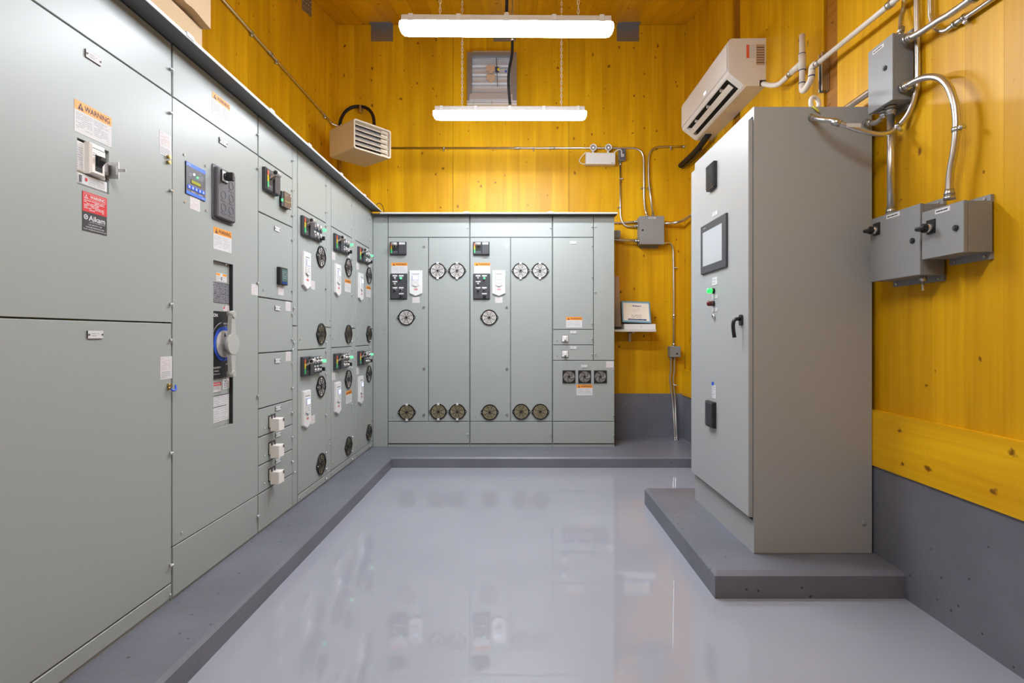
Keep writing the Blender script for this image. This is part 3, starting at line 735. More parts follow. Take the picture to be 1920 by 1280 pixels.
# ---- S3: feeder buckets
s = section('narrow grey feeder section with a stack of small doors and three white breaker covers', 'left', YS[2], YS[3]-YS[2])
w = YS[3]-YS[2]; o0 = YS[2]; dw = 3.376-o0
zs = [TOP, 2.178, 1.872, 1.402, 1.0916, .7836, .628, .470, .315, .105]
nm = ['top_cover']+['door']*7+['kick_plate']
for i in range(9): door(s, 0, dw, zs[i+1], zs[i], nm[i])
door(s, dw, w, 1.25, TOP, 'wireway_door'); door(s, dw, w, .105, 1.25, 'wireway_door')
operator(s, 2.975-o0, 2.134)
pm = put('power_monitor', s, 3.188-o0, 2.055, 0, dev('power_monitor', lambda m: (m.rbox(0, .098, -.014, 0, -.094, 0, 'black', .004, 3), m.box(.004, .094, -.026, -.012, -.090, -.004, 'zinc'))))
new('monitor_face', dev('monitor_face', lambda m: (m.box(0, .098, -.031, -.026, -.094, -.002, 'brown'), m.lines(.008, .06, -.03, -.012, 2, -.0315, 'grey_ink', 3, .3), m.rect(.012, .07, -.058, -.056, -.0315, 'lime'), m.rect(.07, .094, -.052, -.05, -.0315, 'lime'), m.rect(.085, .094, -.016, -.006, -.0315, 'label_white'), m.rect(.082, .094, -.09, -.082, -.0315, 'label_white'))), pm)
new('indicator', dev('pm_ind', lambda m: m.box(-.003, .004, -.022, -.014, -.062, -.048, 'lit_green')), pm)
x, z = sx(s, 518.7, 429.5); put('nameplate', s, x, z)
mt = put('power_meter', s, 3.155-o0, 1.597, 0, dev('power_meter', lambda m: m.rbox(0, .104, -.022, 0, -.104, 0, 'black', .005, 3, .003)))
new('meter_screen', dev('meter_screen', lambda m: (m.rect(.022, .096, -.082, -.010, -.0225, 'meter_glass'), m.lines(.03, .09, -.07, -.02, 4, -.0228, 'fan_grey', 3, .25, 2))), mt)
new('meter_keys', dev('meter_keys', lambda m: [m.box(.026+i*.018, .036+i*.018, -.0245, -.022, -.096, -.088, 'blue') for i in range(4)]), mt)
x, z = sx(s, 526.7, 544); put('instruction_label', s, x, z)
x, z = sx(s, 519.5, 577.5); put('nameplate', s, x, z); x, z = sx(s, 540.5, 574); put('instruction_label', s, x-.004, z)
x, z = sx(s, 519.5, 676); put('nameplate', s, x, z); x, z = sx(s, 540.8, 667.5); put('instruction_label', s, x-.004, z)
for v, vb, vs in ((764.5, 792, 803), (814, 842, 854), (863, 891, 906)):
    x, z = sx(s, 520.5, v); put('nameplate', s, x, z)
    x, z = sx(s, 506.5, vb); put('breaker_cover', s, x+.012, z)
    x, z = sx(s, 495.5, vs); put('screw', s, x, z)
for v in (300, 356, 403, 449, 545, 588, 636, 655, 681, 727, 774, 820, 866): x, z = sx(s, 545, v); put('latch', s, dw-.012, z)
for v in (577, 642, 885): x, z = sx(s, 549.6, v); put('latch', s, dw+.014, z)
x, z = sx(s, 493, 544); put('screw', s, x, z)

# ---- S4-S6: drive sections
lbls = ['grey drive section beside the feeder section, with two white keypads and no orange label',
        'middle one of three grey drive sections in the left row, with two orange-topped labels',
        'grey drive section at the far end of the left row beside the corner filler']
for k in range(3):
    a, b = YS[3+k], YS[4+k]; w = b-a
    s = section(lbls[k], 'left', a, w, hood_span=None, clip=k < 2)
    dw = w-.108
    door(s, 0, dw, 2.022, TOP, 'top_cover'); door(s, 0, dw, 1.093, 2.022); door(s, 0, dw, .153, 1.093); door(s, 0, w, .102, .153, 'kick_plate')
    door(s, dw, w, 1.248, TOP, 'wireway_door'); door(s, dw, w, .153, 1.248, 'wireway_door')
    for zb, zf, zf2, zk in ((1.979, 1.757, 1.199, 1.748), (1.048, .820, .260, .820)):
        operator(s, .042, zb); button_panel(s, .206, zb-.006)
        grille(s, .402, zf); grille(s, .404, zf2, beige=True)
        drive_panel(s, .060, zk)
        for dz in (zb+.02, zb-.14, zf-.22, zf2+.06, zf2-.06): put('latch', s, dw-.012, dz)
    if k == 0:
        for v in (534, 787): x, z = sx(s, 584.5, v); put('instruction_label', s, x+.02, z)
    else:
        put('instruction_label', s, .052, 1.802); put('instruction_label', s, .052, .872)
        put('instruction_label', s, .408, 1.872); put('instruction_label', s, .42, .944)
        put('warning_label', s, .318, 1.656)
        if k == 1: put('warning_label', s, .345, .722)
    for dz in (2.30, 2.10, .13): put('latch', s, dw-.014, dz)
    for dz in (1.30, 1.19, .40, .36): put('screw', s, w-.03, dz)
    put('screw', s, .03, 1.16); put('screw', s, .03, .20); put('screw', s, .03, .128)

# ---- corner filler
cf = empty('corner_filler', (LX, BY, P), 0, 'narrow plain grey filler panel in the corner between the two cabinet rows', 'panel')
wf_ = -1.284-LX
MB().cbox(.001, wf_-.001, .0, .02, 0, BTOP-P, 'cab', .002).build('panel', cf)
z1 = BTOP+.001-P
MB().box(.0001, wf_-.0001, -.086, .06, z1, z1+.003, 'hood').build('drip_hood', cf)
MB().box(.094, wf_-.001, -.090, -.086, z1-.001, z1+.012, 'lip_lit').build('hood_lip', cf)
MB().box(-.40, wf_-.001, .0205, .44, 0, BTOP-P, 'cab').build('frame', cf)
for v in (413, 467, 545, 618, 690, 768, 823): new('screw', CACHE['screw'], cf, ((721-972)*.00524-LX, 0, H+(627-v)*.00524-P))

# ---- back row
BX = [-1.284, -.477, .335, .948]
bl = ['wide grey two-door drive cabinet at the left end of the back row', 'wide grey two-door drive cabinet in the middle of the back row']
for k in range(2):
    a, w = BX[k], BX[k+1]-BX[k]; du = k*155.3
    s = section(bl[k], 'back', a, w, .44, clip=True, hood_span=(0, w))
    mid = .4
    door(s, 0, w, 2.149, BTOP, 'top_cover'); door(s, 0, mid, .341, 2.149); door(s, mid, w, .341, 2.149); door(s, 0, w, .123, .341, 'kick_plate')
    x, z = bx(s, 732+du, 453.5); operator(s, x, z, True)
    x, z = bx(s, 734+du, 492.3); put('warning_label', s, x, z)
    x, z = bx(s, 731.8+du, 513); control_station(s, x, z)
    x, z = bx(s, 768+du, 507); drive_panel(s, x, z)
    x, z = bx(s, 780+du, 562); put('instruction_label', s, x, z)
    for u, v, bg, cl in ((762, 595, 0, 0), (820.8, 507.5, 0, 1), (857, 507.5, 0, 1), (763, 772.5, 1, 1-k), (822, 771.5, 1, 1-k), (857.6, 771.5, 1, 1-k)):
        x, z = bx(s, u+du, v); grille(s, x, z, bg, cl)
    for v in (462, 575.5, 691, 777): x, z = bx(s, 795+du, v); put('lock', s, x, z)
    for u, v in ((877, 427), (877, 813)): x, z = bx(s, u+du, v); put('latch', s, w-.02, z)
    for u, v in ((736, 782), (873, 786)): x, z = bx(s, u+du, v); put('screw', s, x, z)
s = section('grey cabinet at the right end of the back row with three square fans', 'back', BX[2], BX[3]-BX[2], .44, clip=False, hood_span=(0, BX[3]-BX[2]+.012))
w = BX[3]-BX[2]; mid = (1112.8-972)*.00524-BX[2]
def bz(v): return H+(627-v)*.00524
door(s, 0, mid, 2.149, BTOP, 'top_cover'); door(s, 0, mid, bz(617.5), 2.149); door(s, 0, mid, bz(646.5), bz(617.5)); door(s, 0, mid, bz(675.5), bz(646.5))
door(s, mid, w, bz(675.5), BTOP, 'wireway_door'); door(s, 0, w, .341, bz(675.5)); door(s, 0, w, .123, .341, 'kick_plate')
for u, v in ((1074.5, 454.5), (1075, 622.5), (1075, 651.5), (1095.5, 686)): x, z = bx(s, u, v); put('nameplate', s, x, z)
x, z = bx(s, 1143.5, 683); put('instruction_label', s, x, z)
for u, v in ((1061.5, 594), (1081, 721)): x, z = bx(s, u, v); put('warning_label', s, x, z)
for i, u in enumerate((1066.7, 1096, 1125.5)): x, z = bx(s, u, 706); f = put('square_fan', s, x, z); f.rotation_euler = (0, .5*i, 0) if False else (0, 0, 0)
for v in (634, 662.5): x, z = bx(s, 1059.3, v); put('breaker', s, x, z)
for u, v in ((1110, 425), (1116, 425), (1110, 461), (1110, 519), (1116, 547), (1110, 606), (1110, 635), (1110, 663), (1116, 663), (1150, 692), (1150, 778), (1150, 815)): x, z = bx(s, u, v); put('latch', s, x, z)
for u, v in ((1045, 639), (1045, 667)): x, z = bx(s, u, v); put('screw', s, x, z)

# ---------------------------------------------------------------- cartons on top of the nearest sections
mb = MB(); mb.box(0, .36, 0, 1.15, 0, .278, 'cardboard')
c1 = tag(mb.build('carton', None, (-1.542-.36, 1.45, TOP+.005)), 'lower of the two cardboard cartons lying on the nearest left cabinets', 'box')
MB().box(.3605, .361, .0, 1.15, .12, .17, 'tape_brown').build('tape', c1)
mb = MB(); n = 24
pts = []
for i in range(n+1):
    y = 1.15*i/n; pts.append((y, .004+.016*math.exp(-((y-.86)/.07)**2)+.012*math.exp(-((y-1.02)/.05)**2)))
vs = [(0, y, 0) for y, z in pts]+[(.40, y, z if 0 < i < n else .0) for i, (y, z) in enumerate(pts)]+[(0, y, .30) for y, z in pts]+[(.40, y, .30) for y, z in pts]
m1 = n+1; fs = []
for i in range(n): fs += [(i, i+1, m1+i+1, m1+i), (m1+i, m1+i+1, 3*m1+i+1, 3*m1+i), (2*m1+i+1, 2*m1+i, 3*m1+i, 3*m1+i+1), (i+1, i, 2*m1+i, 2*m1+i+1)]
fs += [(0, m1, 3*m1, 2*m1), (n, 2*m1+n, 3*m1+n, m1+n)]
mb.add(vs, fs, 'cardboard')
c2 = tag(mb.build('carton', None, (-1.50-.40, 1.45, TOP+.285)), 'upper cardboard carton with a crumpled lower edge, jutting over the carton below', 'box')
MB().box(.4005, .401, .0, 1.15, .14, .19, 'tape_brown').build('tape', c2)

# ---------------------------------------------------------------- light fixtures
def fixture(y, label, roll=0, group='vapour-tight strip lights'):
    zb = 2.952
    o = empty('strip_light', (-.07, y, zb), 0, label, 'light', group); o.rotation_euler = (0, roll, 0)
    L2 = .625
    def sec_pts(sc, n=14):                               # rounded trough section in (y,z)
        return [(-.052*sc, .054), (-.054*sc, .046), (-.050*sc, .020), (-.040*sc, .006), (-.026*sc, 0), (.026*sc, 0), (.040*sc, .006), (.050*sc, .020), (.054*sc, .046), (.052*sc, .054)]
    mb = MB(); st = [(-L2, .35, .030), (-L2+.006, .75, .018), (-L2+.022, .95, .008), (-L2+.05, 1, 0), (L2-.05, 1, 0), (L2-.022, .95, .008), (L2-.006, .75, .018), (L2, .35, .030)]
    vs = []; k = 10
    for x, sc, lift in st:
        for yy, zz in sec_pts(sc): vs.append((x, yy, max(zz, lift)))
    fs = [(i*k+j, i*k+(j+1)%k, (i+1)*k+(j+1)%k, (i+1)*k+j) for i in range(len(st)-1) for j in range(k)]
    fs += [tuple(range(k)), tuple(range((len(st)-1)*k, len(st)*k))]
    mb.add(vs, fs, 'diffuser', True); mb.build('diffuser', o)
    hb = MB(); hb.prism('x', [(-.060, .048), (-.060, .056), (-.050, .085), (-.042, .090), (.042, .090), (.050, .085), (.060, .056), (.060, .048)], -L2+.02, L2-.02, 'fixture_grey'); hb.build('housing', o)
    for i in range(5):
        x = -L2+.075+i*(2*L2-.15)/4
        for q in (-1, 1): MB().box(x-.013, x+.013, *sorted((q*.050, q*.064)), .044, .084, 'fixture_grey').box(x-.02, x+.02, *sorted((q*.058, q*.068)), .042, .048, 'fixture_grey').build('clip', o)
    top = ceil_z(y)-zb-.02
    for x in (-.39, .42):
        MB().box(x-.045, x+.035, -.02, .02, .090, .096, 'zinc').build('hanger', o)
        ch = MB(); z = .096; f = 0
        while z+.034 < top:
            pts = []
            for i in range(9):
                t = 2*math.pi*i/8; a, b = .0065*math.cos(t), .0165*math.sin(t)
                pts.append((x+(a if f else 0), 0 if f else a, z+.0165+b))
            ch.tube(pts, .0022, 'chain_steel', 5, False); z += .0268; f ^= 1
        ch.build('chain', o)
    return o, zb, top
o, zb, top = fixture(LAMP_Y[0], 'nearer of the two lit strip lights hanging from the ceiling on chains', .006)
cd = MB().tube([(0, 0, .12), (.003, 0, .3), (0, 0, top)], .0095, 'rubber', 10); cd.build('power_cord', o); MB().cyl((0, 0, .089), (0, 0, .125), .013, 'ivory', 12).build('cord_connector', o)
o, zb, top = fixture(LAMP_Y[1], 'farther lit strip light in front of the wall louvre', .002)
kz = 3.585-zb
MB().tube(catmull([(.002, -.01, .115), (-.010, -.02, .25), (-.008, -.02, .38), (.016, -.012, .52), (.02, -.01, kz)]), .011, 'rubber', 10).build('power_cord', o)
MB().cyl((.02, -.01, kz), (.02, -.01, kz+.03), .014, 'chrome', 12).cyl((.02, -.01, kz+.03), (.02, -.01, top), .006, 'zinc', 8).build('drop_rod', o)
MB().cyl((0, -.005, .089), (.001, -.008, .12), .013, 'zinc', 12).build('cord_connector', o)
fixture(LAMP_Y[2], 'added unseen fill light built as a strip light, overhead near the camera')  # added out of view as fill for the near end

# ---------------------------------------------------------------- control cabinet on the right
CX, CY0, CY1 = 1.158, 2.622, 3.50
cc = empty('control_cabinet', (CX, CY1, PH), -math.pi/2, 'tall free-standing grey control cabinet on its own concrete pad at the right', 'electrical cabinet')
cw = CY1-CY0; ct = 2.316-PH; cdp = 1.738-CX
def cxz(u, v, xx=CX-.024): p = Rp(u, v, xx); return CY1-p.y, p.z-PH
mb = MB(); mb.rbox(0, cw, 0, cdp, 0, ct, 'cab2', .004, 2)
mb.build('body', cc)
MB().box(.004, cw-.012, -.003, 0, .16, ct-.045, 'interior').build('door_gasket', cc)
dr = MB().cbox(.0, cw-.008, -.024, -.003, .295-PH, 2.256-PH, 'cab2', .003).build('door', cc)
def m_vent(m):
    m.rbox(-.06, .06, -.022, 0, -.075, .075, 'black', .004, 3, .003)
    for i in range(14):
        z = -.062+i*.0095; m.prism('x', [(-.021, z), (-.027, z+.001), (-.027, z+.004), (-.021, z+.007)], -.054, .054, 'charcoal')
dev('vent_grille', m_vent)
for u, v in ((1337.5, 331), (1336, 776)): x, z = cxz(u, v); new('vent_grille', CACHE['vent_grille'], cc, (x, -.024, z))
xa, _ = cxz(1317, 455); xb, _ = cxz(1365, 455); _, za = cxz(1365, 398); _, zb_ = cxz(1365, 500)
hm = MB().rbox(xa, xb, -.036, -.024, zb_, za, 'charcoal', .006, 3, .003).build('touch_screen', cc)
MB().rect(xa+.042, xb-.055, zb_+.045, za-.045, -.0365, 'screen_hmi').build('screen', hm)
MB().text('SCHNEIDER', xa+.07, za-.022, .055, .010, -.0365, 'grey_ink').build('lettering', hm) if False else MB().lines(xa+.03, xa+.10, za-.027, za-.017, 1, -.0365, 'grey_ink', 2, .6).build('lettering', hm)
def lab(u0, u1, v, h, par=cc, name='engraved_label', m='label_white'):
    x0, z = cxz(u0, v); x1, _ = cxz(u1, v)
    return MB().box(x0, x1, -.026, -.024, z-h/2, z+h/2, m).lines(x0+.008, x1-.008, z-h*.35, z+h*.35, 2, -.0264, 'grey_ink', 3, .35).build(name, par)
lab(1336.5, 1345.5, 403, .024); lab(1336, 1345.5, 528, .045); lab(1336, 1345.5, 557, .022); lab(1336, 1345.5, 581, .022)
def m_bpil(lens):
    def f(m): m.lathe([(0, 0), (.016, 0), (.016, -.010), (.0145, -.014)], 'black').lathe([(.0145, -.012), (.0145, -.034), (.011, -.040), (0, -.042)], lens)
    return f
x, z = cxz(1339, 545); new('pilot_light', dev('pl_g', m_bpil('lens_green')), cc, (x, -.024, z))['label'] = 'lit green pilot light'
x, z = cxz(1339, 569); new('pilot_light', dev('pl_r', m_bpil('lens_red')), cc, (x, -.024, z))['label'] = 'unlit dark red pilot light'
x, z = cxz(1340, 593); new('push_button', dev('pb_w', lambda m: m.lathe([(0, 0), (.015, 0), (.015, -.012), (.010, -.014), (.009, -.010), (0, -.010)], 'chrome').cyl((0, -.008, 0), (0, -.012, 0), .009, 'black', 12)), cc, (x, -.024, z))
x, z = cxz(1391, 600, CX-.024)
MB().rbox(x-.017, x+.017, -.034, -.024, z-.028, z+.028, 'black', .012, 4).tube(fillet([(x, -.03, z+.006), (x, -.062, z+.006), (x, -.070, z-.022), (x-.004, -.064, z-.062), (x-.004, -.060, z-.088)], .02), .0095, 'black', 10).build('handle', cc)
x, z = cxz(1339, 733); MB().box(x-.03, x+.03, -.026, -.024, z-.042, z+.035, 'label_white').lines(x-.026, x+.026, z-.038, z+.03, 5, -.0264, 'grey_ink', 4, .3).build('data_label', cc)
x, z = cxz(1338, 719); MB().box(x-.026, x+.004, -.0262, -.024, z-.012, z+.010, 'blue').build('blue_tag', cc)
# eye bolts on top, bolt low on the near side
def eye(yw, xw): return MB().cyl((0, 0, 0), (0, 0, .022), .014, 'ivory', 12).tube([(0, .030*math.sin(2*math.pi*i/20), .05-.030*math.cos(2*math.pi*i/20)) for i in range(21)], .0105, 'ivory', 10, False).build('lifting_eye', cc, (CY1-yw, xw-CX, ct), (0, 0, math.radians(24)))
for yw in (2.70, 3.42):
    eye(yw, 1.50)
pb = Yp(1618.5, 979, CY0); MB().cyl((cw+.0, pb.x-CX, pb.z-PH), (cw+.006, pb.x-CX, pb.z-PH), .010, 'cab2', 12).build('side_bolt', cc)
# yellow tag strap between the eye and the conduit fitting
tg = tag(MB().tube(catmull([(1.445, CY0-.006, 2.315), (1.455, CY0-.012, 2.30), (1.47, CY0-.012, 2.285)]), .006, 'tag_yellow', 6).build('cable_tie', None), 'yellow tie at the top edge of the control cabinet side', 'cable tie')

# ---------------------------------------------------------------- boxes on the right wall
def wall_box(name, label, cat, yn, yf, xf, z0, z1, door_gap=True, group=None):
    o = empty(name, (XR, yf, z0), -math.pi/2, label, cat, group)
    w = yf-yn; h = z1-z0; d = XR-xf
    MB().cbox(0, w, -d+.016, -.012, 0, h, 'box_grey', .002).build('body', o)
    MB().cbox(-.002, w+.002, -d, -d+.014, -.002, h+.002, 'box_grey', .002).build('door', o)
    for z in (-.026, h-.002):
        MB().box(.006, w-.006, -.013, -.0, z, z+.028, 'box_grey').build('mounting_flange', o)
    for z in (-.014, h+.014):
        for x in (.03, w-.03): MB().cyl((x, -.013, z), (x, -.018, z), .006, 'chrome', 8).build('screw', o)
    return o, w, h, d
def rot_switch(o, x, z, d):
    MB().box(x-.022, x+.022, -d-.004, -d, z-.022, z+.034, 'black').cyl((x, -d-.004, z), (x, -d-.024, z), .017, 'chrome', 18).build('switch_base', o)
    MB().prism('x', [(-d-.026, z-.010), (-d-.026, z+.010), (-d-.046, z+.007), (-d-.049, z), (-d-.046, z-.007)], x-.026, x+.020, 'black').cyl((x, -d-.024, z), (x, -d-.032, z), .019, 'black', 16).build('switch_knob', o)
def pluglock(o, x, z, d): MB().cyl((x, -d, z), (x, -d-.006, z), .0115, 'black', 14).cyl((x, -d-.006, z), (x, -d-.009, z), .006, 'charcoal', 10).build('lock', o)
def sticker(o, x0, x1, z, d, h=.018): MB().box(x0, x1, -d-.001, -d, z-h/2, z+h/2, 'label_white').lines(x0+.006, x1-.004, z-h*.3, z+h*.3, 1, -d-.0013, 'ink', int(x0*1000)+5, .5).build('label', o)
o, w, h, d = wall_box('junction_box', 'tall narrow grey junction box above the control cabinet with conduits all round', 'junction box', 2.38, 2.543, 1.668, 2.2446, 2.537)
pluglock(o, w*.72, h*.55, d); sticker(o, w*.2, w*.68, h*.93, d)
o, w, h, d = wall_box('disconnect_box', 'larger square grey disconnect box beside the control cabinet', 'disconnect switch', 2.206, 2.514, 1.659, 1.444, 1.735, group='wall disconnects')
rot_switch(o, w*.15, h*.80, d); pluglock(o, w*.88, h*.50, d); sticker(o, w*.36, w*.63, h*.955, d)
MB().cyl((w*.80, -.055, 0), (w*.80, -.055, -.022), .014, 'zinc', 6).cyl((w*.80, -.055, -.022), (w*.80, -.055, -.062), .005, 'steel', 8).build('drain_fitting', o)
o, w, h, d = wall_box('disconnect_box', 'smaller grey disconnect box nearest the camera on the right wall', 'disconnect switch', 1.984, 2.186, 1.655, 1.503, 1.693, group='wall disconnects')
rot_switch(o, w*.24, h*.62, d); pluglock(o, w*.84, h*.50, d); sticker(o, w*.34, w*.70, h*.93, d)

# ---------------------------------------------------------------- conduits
def conduit(label, pts, r, m='steel', bend=.09, ends=(True, True), straps=(), name='conduit', cat='conduit', n=12, path=None, group='metal conduits', couplings=()):
    path = path or fillet(pts, bend)
    p0 = Vector(path[0]); o = empty(name, p0, 0, label, cat, group)
    path = [Vector(p)-p0 for p in path]
    MB().tube(path, r, m, n).build('tube', o)
    for k, on in enumerate(ends):
        if on:
            a, b = (path[0], path[1]) if k == 0 else (path[-1], path[-2])
            d = (b-a).normalized()
            MB().cyl(a, a+d*.012, r*1.6, 'zinc', 6).cyl(a+d*.010, a+d*.040, r*1.22, 'zinc', 12).cyl(a+d*.020, a+d*.027, r*1.4, 'zinc', 12).build('connector', o)
    for c, ax in couplings:
        c = Vector(c)-p0; ax = Vector(ax).normalized()
        MB().cyl(c-ax*.03, c+ax*.03, r*1.3, 'zinc', 12).cyl(c-ax*.028, c-ax*.018, r*1.5, 'zinc', 12).cyl(c+ax*.018, c+ax*.028, r*1.5, 'zinc', 12).build('coupling', o)
    for c, ax, side in straps:                      # point, conduit direction, sideways direction of the ear
        c = Vector(c)-p0; ax = Vector(ax).normalized(); sd = Vector(side).normalized()
        q = MB().cyl(c-ax*.009, c+ax*.009, r*1.18, 'zinc', 12)
        q.cyl(c+sd*r, c+sd*(r+.022), .008, 'zinc', 6)
        nn = ax.cross(sd).normalized(); q.cyl(c+sd*(r+.014)-nn*.012, c+sd*(r+.014)+nn*.012, .006, 'chrome', 8)
        q.build('strap', o)
    return o
R_ = lambda u, v, x=1.712: Rp(u, v, x)
conduit('straight vertical conduit from the tall junction box down to the larger disconnect box', [(1.712, 2.452, 2.2446), (1.712, 2.452, 1.737)], .0155)
conduit('conduit looping out of the tall junction box and down to the nearest disconnect box', None, .0138,
        path=catmull([R_(1693, 166), R_(1718, 151), R_(1742, 144), R_(1763, 147), R_(1779, 163), R_(1789, 190), R_(1793, 220), R_(1793, 250), R_(1789, 285), R_(1783, 318), R_(1780.5, 345), R_(1780.5, 374)]),
        straps=[(R_(1793, 243), (0, 0, 1), (0, -1, 0))])
a = R_(1699, 74); conduit('thick conduit running from the top of the tall junction box toward the camera', None, .0145, path=catmull([a, R_(1725, 61), R_(1760, 38.5), (1.712, 2.0, 2.462), (1.712, 1.2, 2.462), (1.712, YF+.02, 2.462)]), ends=(True, False), couplings=[((1.712, 1.98, 2.462), (0, 1, 0))])
b = [(1.757, 2.276, ceil_z(2.276)-.01), (1.757, 2.276, 2.9), (1.757, 2.274, 2.60), Rp(1746, 32, 1.757), Rp(1754, 51, 1.757), Rp(1772, 57, 1.757), Rp(1795, 42, 1.757), (1.757, 1.97, 2.437), (1.757, 1.0, 2.437), (1.757, YF+.02, 2.437)]
conduit('thin conduit coming down the right wall then bending toward the camera', None, .0105, path=catmull(b), ends=(False, False), couplings=[(Rp(1800, 39, 1.757), (0, 1, 0))], straps=[(Rp(1812, 30, 1.757), (0, 1, 0), (0, 0, -1))])
b = [(1.755, 2.349, ceil_z(2.349)-.01), (1.755, 2.349, 2.7), (1.755, 2.345, 2.33), (1.752, 2.36, 2.24), (1.742, 2.39, 2.175), (1.715, 2.43, 2.132), (1.66, 2.435, 2.110), (1.58, 2.44, 2.124), (1.50, 2.462, 2.163), (1.452, 2.492, 2.196), (1.436, 2.53, 2.214), (1.438, CY0-.001, 2.262)]
oc = conduit('conduit sweeping from the right wall across to the side of the control cabinet', None, .0115, path=catmull(b), ends=(False, True), straps=[((1.722, 2.42, 2.14), (-.6, .4, -.6), (0, -.6, -.8))])
p0 = Vector(oc.location); c = Vector((1.60, 2.434, 2.118))-p0
MB().cyl(Vector((1.464, 2.483, 2.188))-p0, Vector((1.490, 2.466, 2.170))-p0, .017, 'zinc', 12).build('coupling', oc)
MB().box(1.50-p0.x, 1.565-p0.x, 2.437-p0.y, 2.4375-p0.y, 2.142-p0.z, 2.160-p0.z, 'label_white').build('label', oc)
conduit('short conduit stub from under the tall junction box into the control cabinet side', [(1.712, 2.50, 2.2446), (1.712, 2.50, 2.215), (1.712, 2.55, 2.205), (1.708, CY0-.001, 2.235)], .0125, bend=.02)
conduit('short vertical conduit rising from the top of the tall junction box', None, .0105, path=catmull([(1.715, 2.40, 2.537), (1.72, 2.40, 2.56), (1.745, 2.43, 2.64), (1.757, 2.43, 2.70), (1.757, 2.43, 2.9), (1.757, 2.43, ceil_z(2.43)-.01)]), ends=(True, False))
BXY = 5.566
conduit('long conduit along the right wall behind the control cabinet to the corner', [(1.712, 2.545, 2.376), (1.712, 5.62, 2.376), (1.50, 5.62, 2.362)], .0165, bend=.16)

# PVC drain with trap
def pvc():
    o = empty('drain_pipe', (1.70, 3.195, 2.62), 0, 'white plastic drain pipe with a trap running from the air conditioner', 'pipe')
    p0 = Vector(o.location); r = .0165
    def T(pts, rr=r, m='pvc', nm='pipe', bend=0): MB().tube([Vector(p)-p0 for p in (fillet(pts, bend) if bend else pts)], rr, m, 12).build(nm, o)
    zt, zb = 2.99, 2.655
    T([(1.70, 3.195, zb), (1.70, 3.195, zt)], r, nm='standpipe')
    T([(1.70, 3.195, 2.775), (1.70, 3.195, 2.875)], .0205, nm='tee')
    w_ = [(1.70, 3.79, 2.992), (1.70, 3.70, 2.985), (1.70, 3.56, 2.965), (1.70, 3.45, 2.845), (1.70, 3.38, 2.80)]
    T(catmull([Rp(1431, 157, 1.70), Rp(1447, 160, 1.70), Rp(1461, 157, 1.70), Rp(1474, 146, 1.70), Rp(1484, 136, 1.70)]), .0165, nm='flexible_hose')
    T([Rp(1479, 141, 1.70), Rp(1486, 134, 1.70)], .0185, 'zinc', 'hose_clamp')
    T([Rp(1485, 135, 1.70), Rp(1502, 120, 1.70)], .0195, nm='wye_branch')
    T([(1.70, 3.195, 2.70), (1.70, 3.195, 2.652), (1.70, 3.16, 2.645), Rp(1513, 163, 1.70), Rp(1521, 150, 1.70), Rp(1522, 136, 1.70), Rp(1522.5, 126, 1.70), Rp(1527, 121, 1.70), Rp(1534, 118, 1.70)], .0185, nm='trap', bend=.022)
    for c, d in (((1.70, 3.195, 2.776), (0, 0, 1)), ((1.70, 3.195, 2.874), (0, 0, 1)), ((1.70, 3.195, 2.70), (0, 0, 1))):
        c = Vector(c); d = Vector(d); T([c-d*.002, c+d*.002], .0208, 'navy', 'cement_ring')
    c = Rp(1521.8, 143, 1.70); T([c-Vector((0, 0, .003)), c+Vector((0, 0, .003))], .0192, 'navy', 'cement_ring')
    T([Rp(1530, 121, 1.70), (1.70, 2.4, 2.702), (1.70, 1.0, 2.68), (1.70, -.9, 2.66)], .0135, nm='long_pipe')
    c = Rp(1533, 118.5, 1.70); T([c+Vector((0, .018, .001)), c-Vector((0, .018, .001))], .019, 'zinc', 'pipe_clamp')
    c = Vector((1.70, 2.44, 2.704)); T([c+Vector((0, .012, 0)), c-Vector((0, .012, 0))], .019, 'zinc', 'pipe_clamp')
pvc()
# strut behind the drain pipe
def strut(y, z0, z1):
    mb = MB(); x1 = XR+.012; h = .0205
    o = (XR, y, 0)
    prof = [(-.041, -h), (0.0, -h), (0.0, h), (-.041, h), (-.041, h-.010), (-.0385, h-.010), (-.0385, h-.0025), (-.0025, h-.0025), (-.0025, -h+.0025), (-.0385, -h+.0025), (-.0385, -h+.010), (-.041, -h+.010)]
    mb.prism('z', [(a+.012, b) for a, b in prof], z0, z1, 'zinc')
    return mb.build('strut_channel', None, o)
tag(strut(3.085, 2.60, 2.82), 'short upright metal strut channel behind the white drain pipe', 'bracket')

# ---------------------------------------------------------------- air conditioner
AY0, AY1 = 3.825, 4.902
ac = empty('air_conditioner', (XR, AY1, 2.977), -math.pi/2, 'white split air conditioner high on the right wall', 'air conditioner')
aw = AY1-AY0
full = [(0, 0), (-.140, 0), (-.158, .008), (-.262, .090), (-.270, .108), (-.272, .315), (-.262, .332), (-.240, .340), (0, .343)]
notch = [(0, 0), (-.140, 0), (-.158, .008), (-.166, .0145), (-.130, .060), (-.215, .128), (-.252, .082), (-.262, .090), (-.270, .108), (-.272, .315), (-.262, .332), (-.240, .340), (0, .343)]
mb = MB(); e = .075
mb.prism('x', full, 0, e, 'ac_white').prism('x', full, aw-e, aw, 'ac_white').prism('x', notch, e, aw-e, 'ac_white')
mb.build('body', ac)
MB().prism('x', [(-.155, .016), (-.132, .056), (-.213, .122), (-.236, .095), (-.200, .085), (-.160, .045)], e+.001, aw-e-.001, 'interior').build('outlet_liner', ac)
MB().prism('x', [(-.199, .026), (-.202, .023), (-.236, .050), (-.233, .053)], e+.01, aw-e-.01, 'cream').build('flap', ac)
for i in range(3): x = e+(aw-2*e)*(i+.6)/3.2; MB().box(x-.006, x+.006, -.235, -.20, .07, .095, 'ac_white').build('vane', ac)
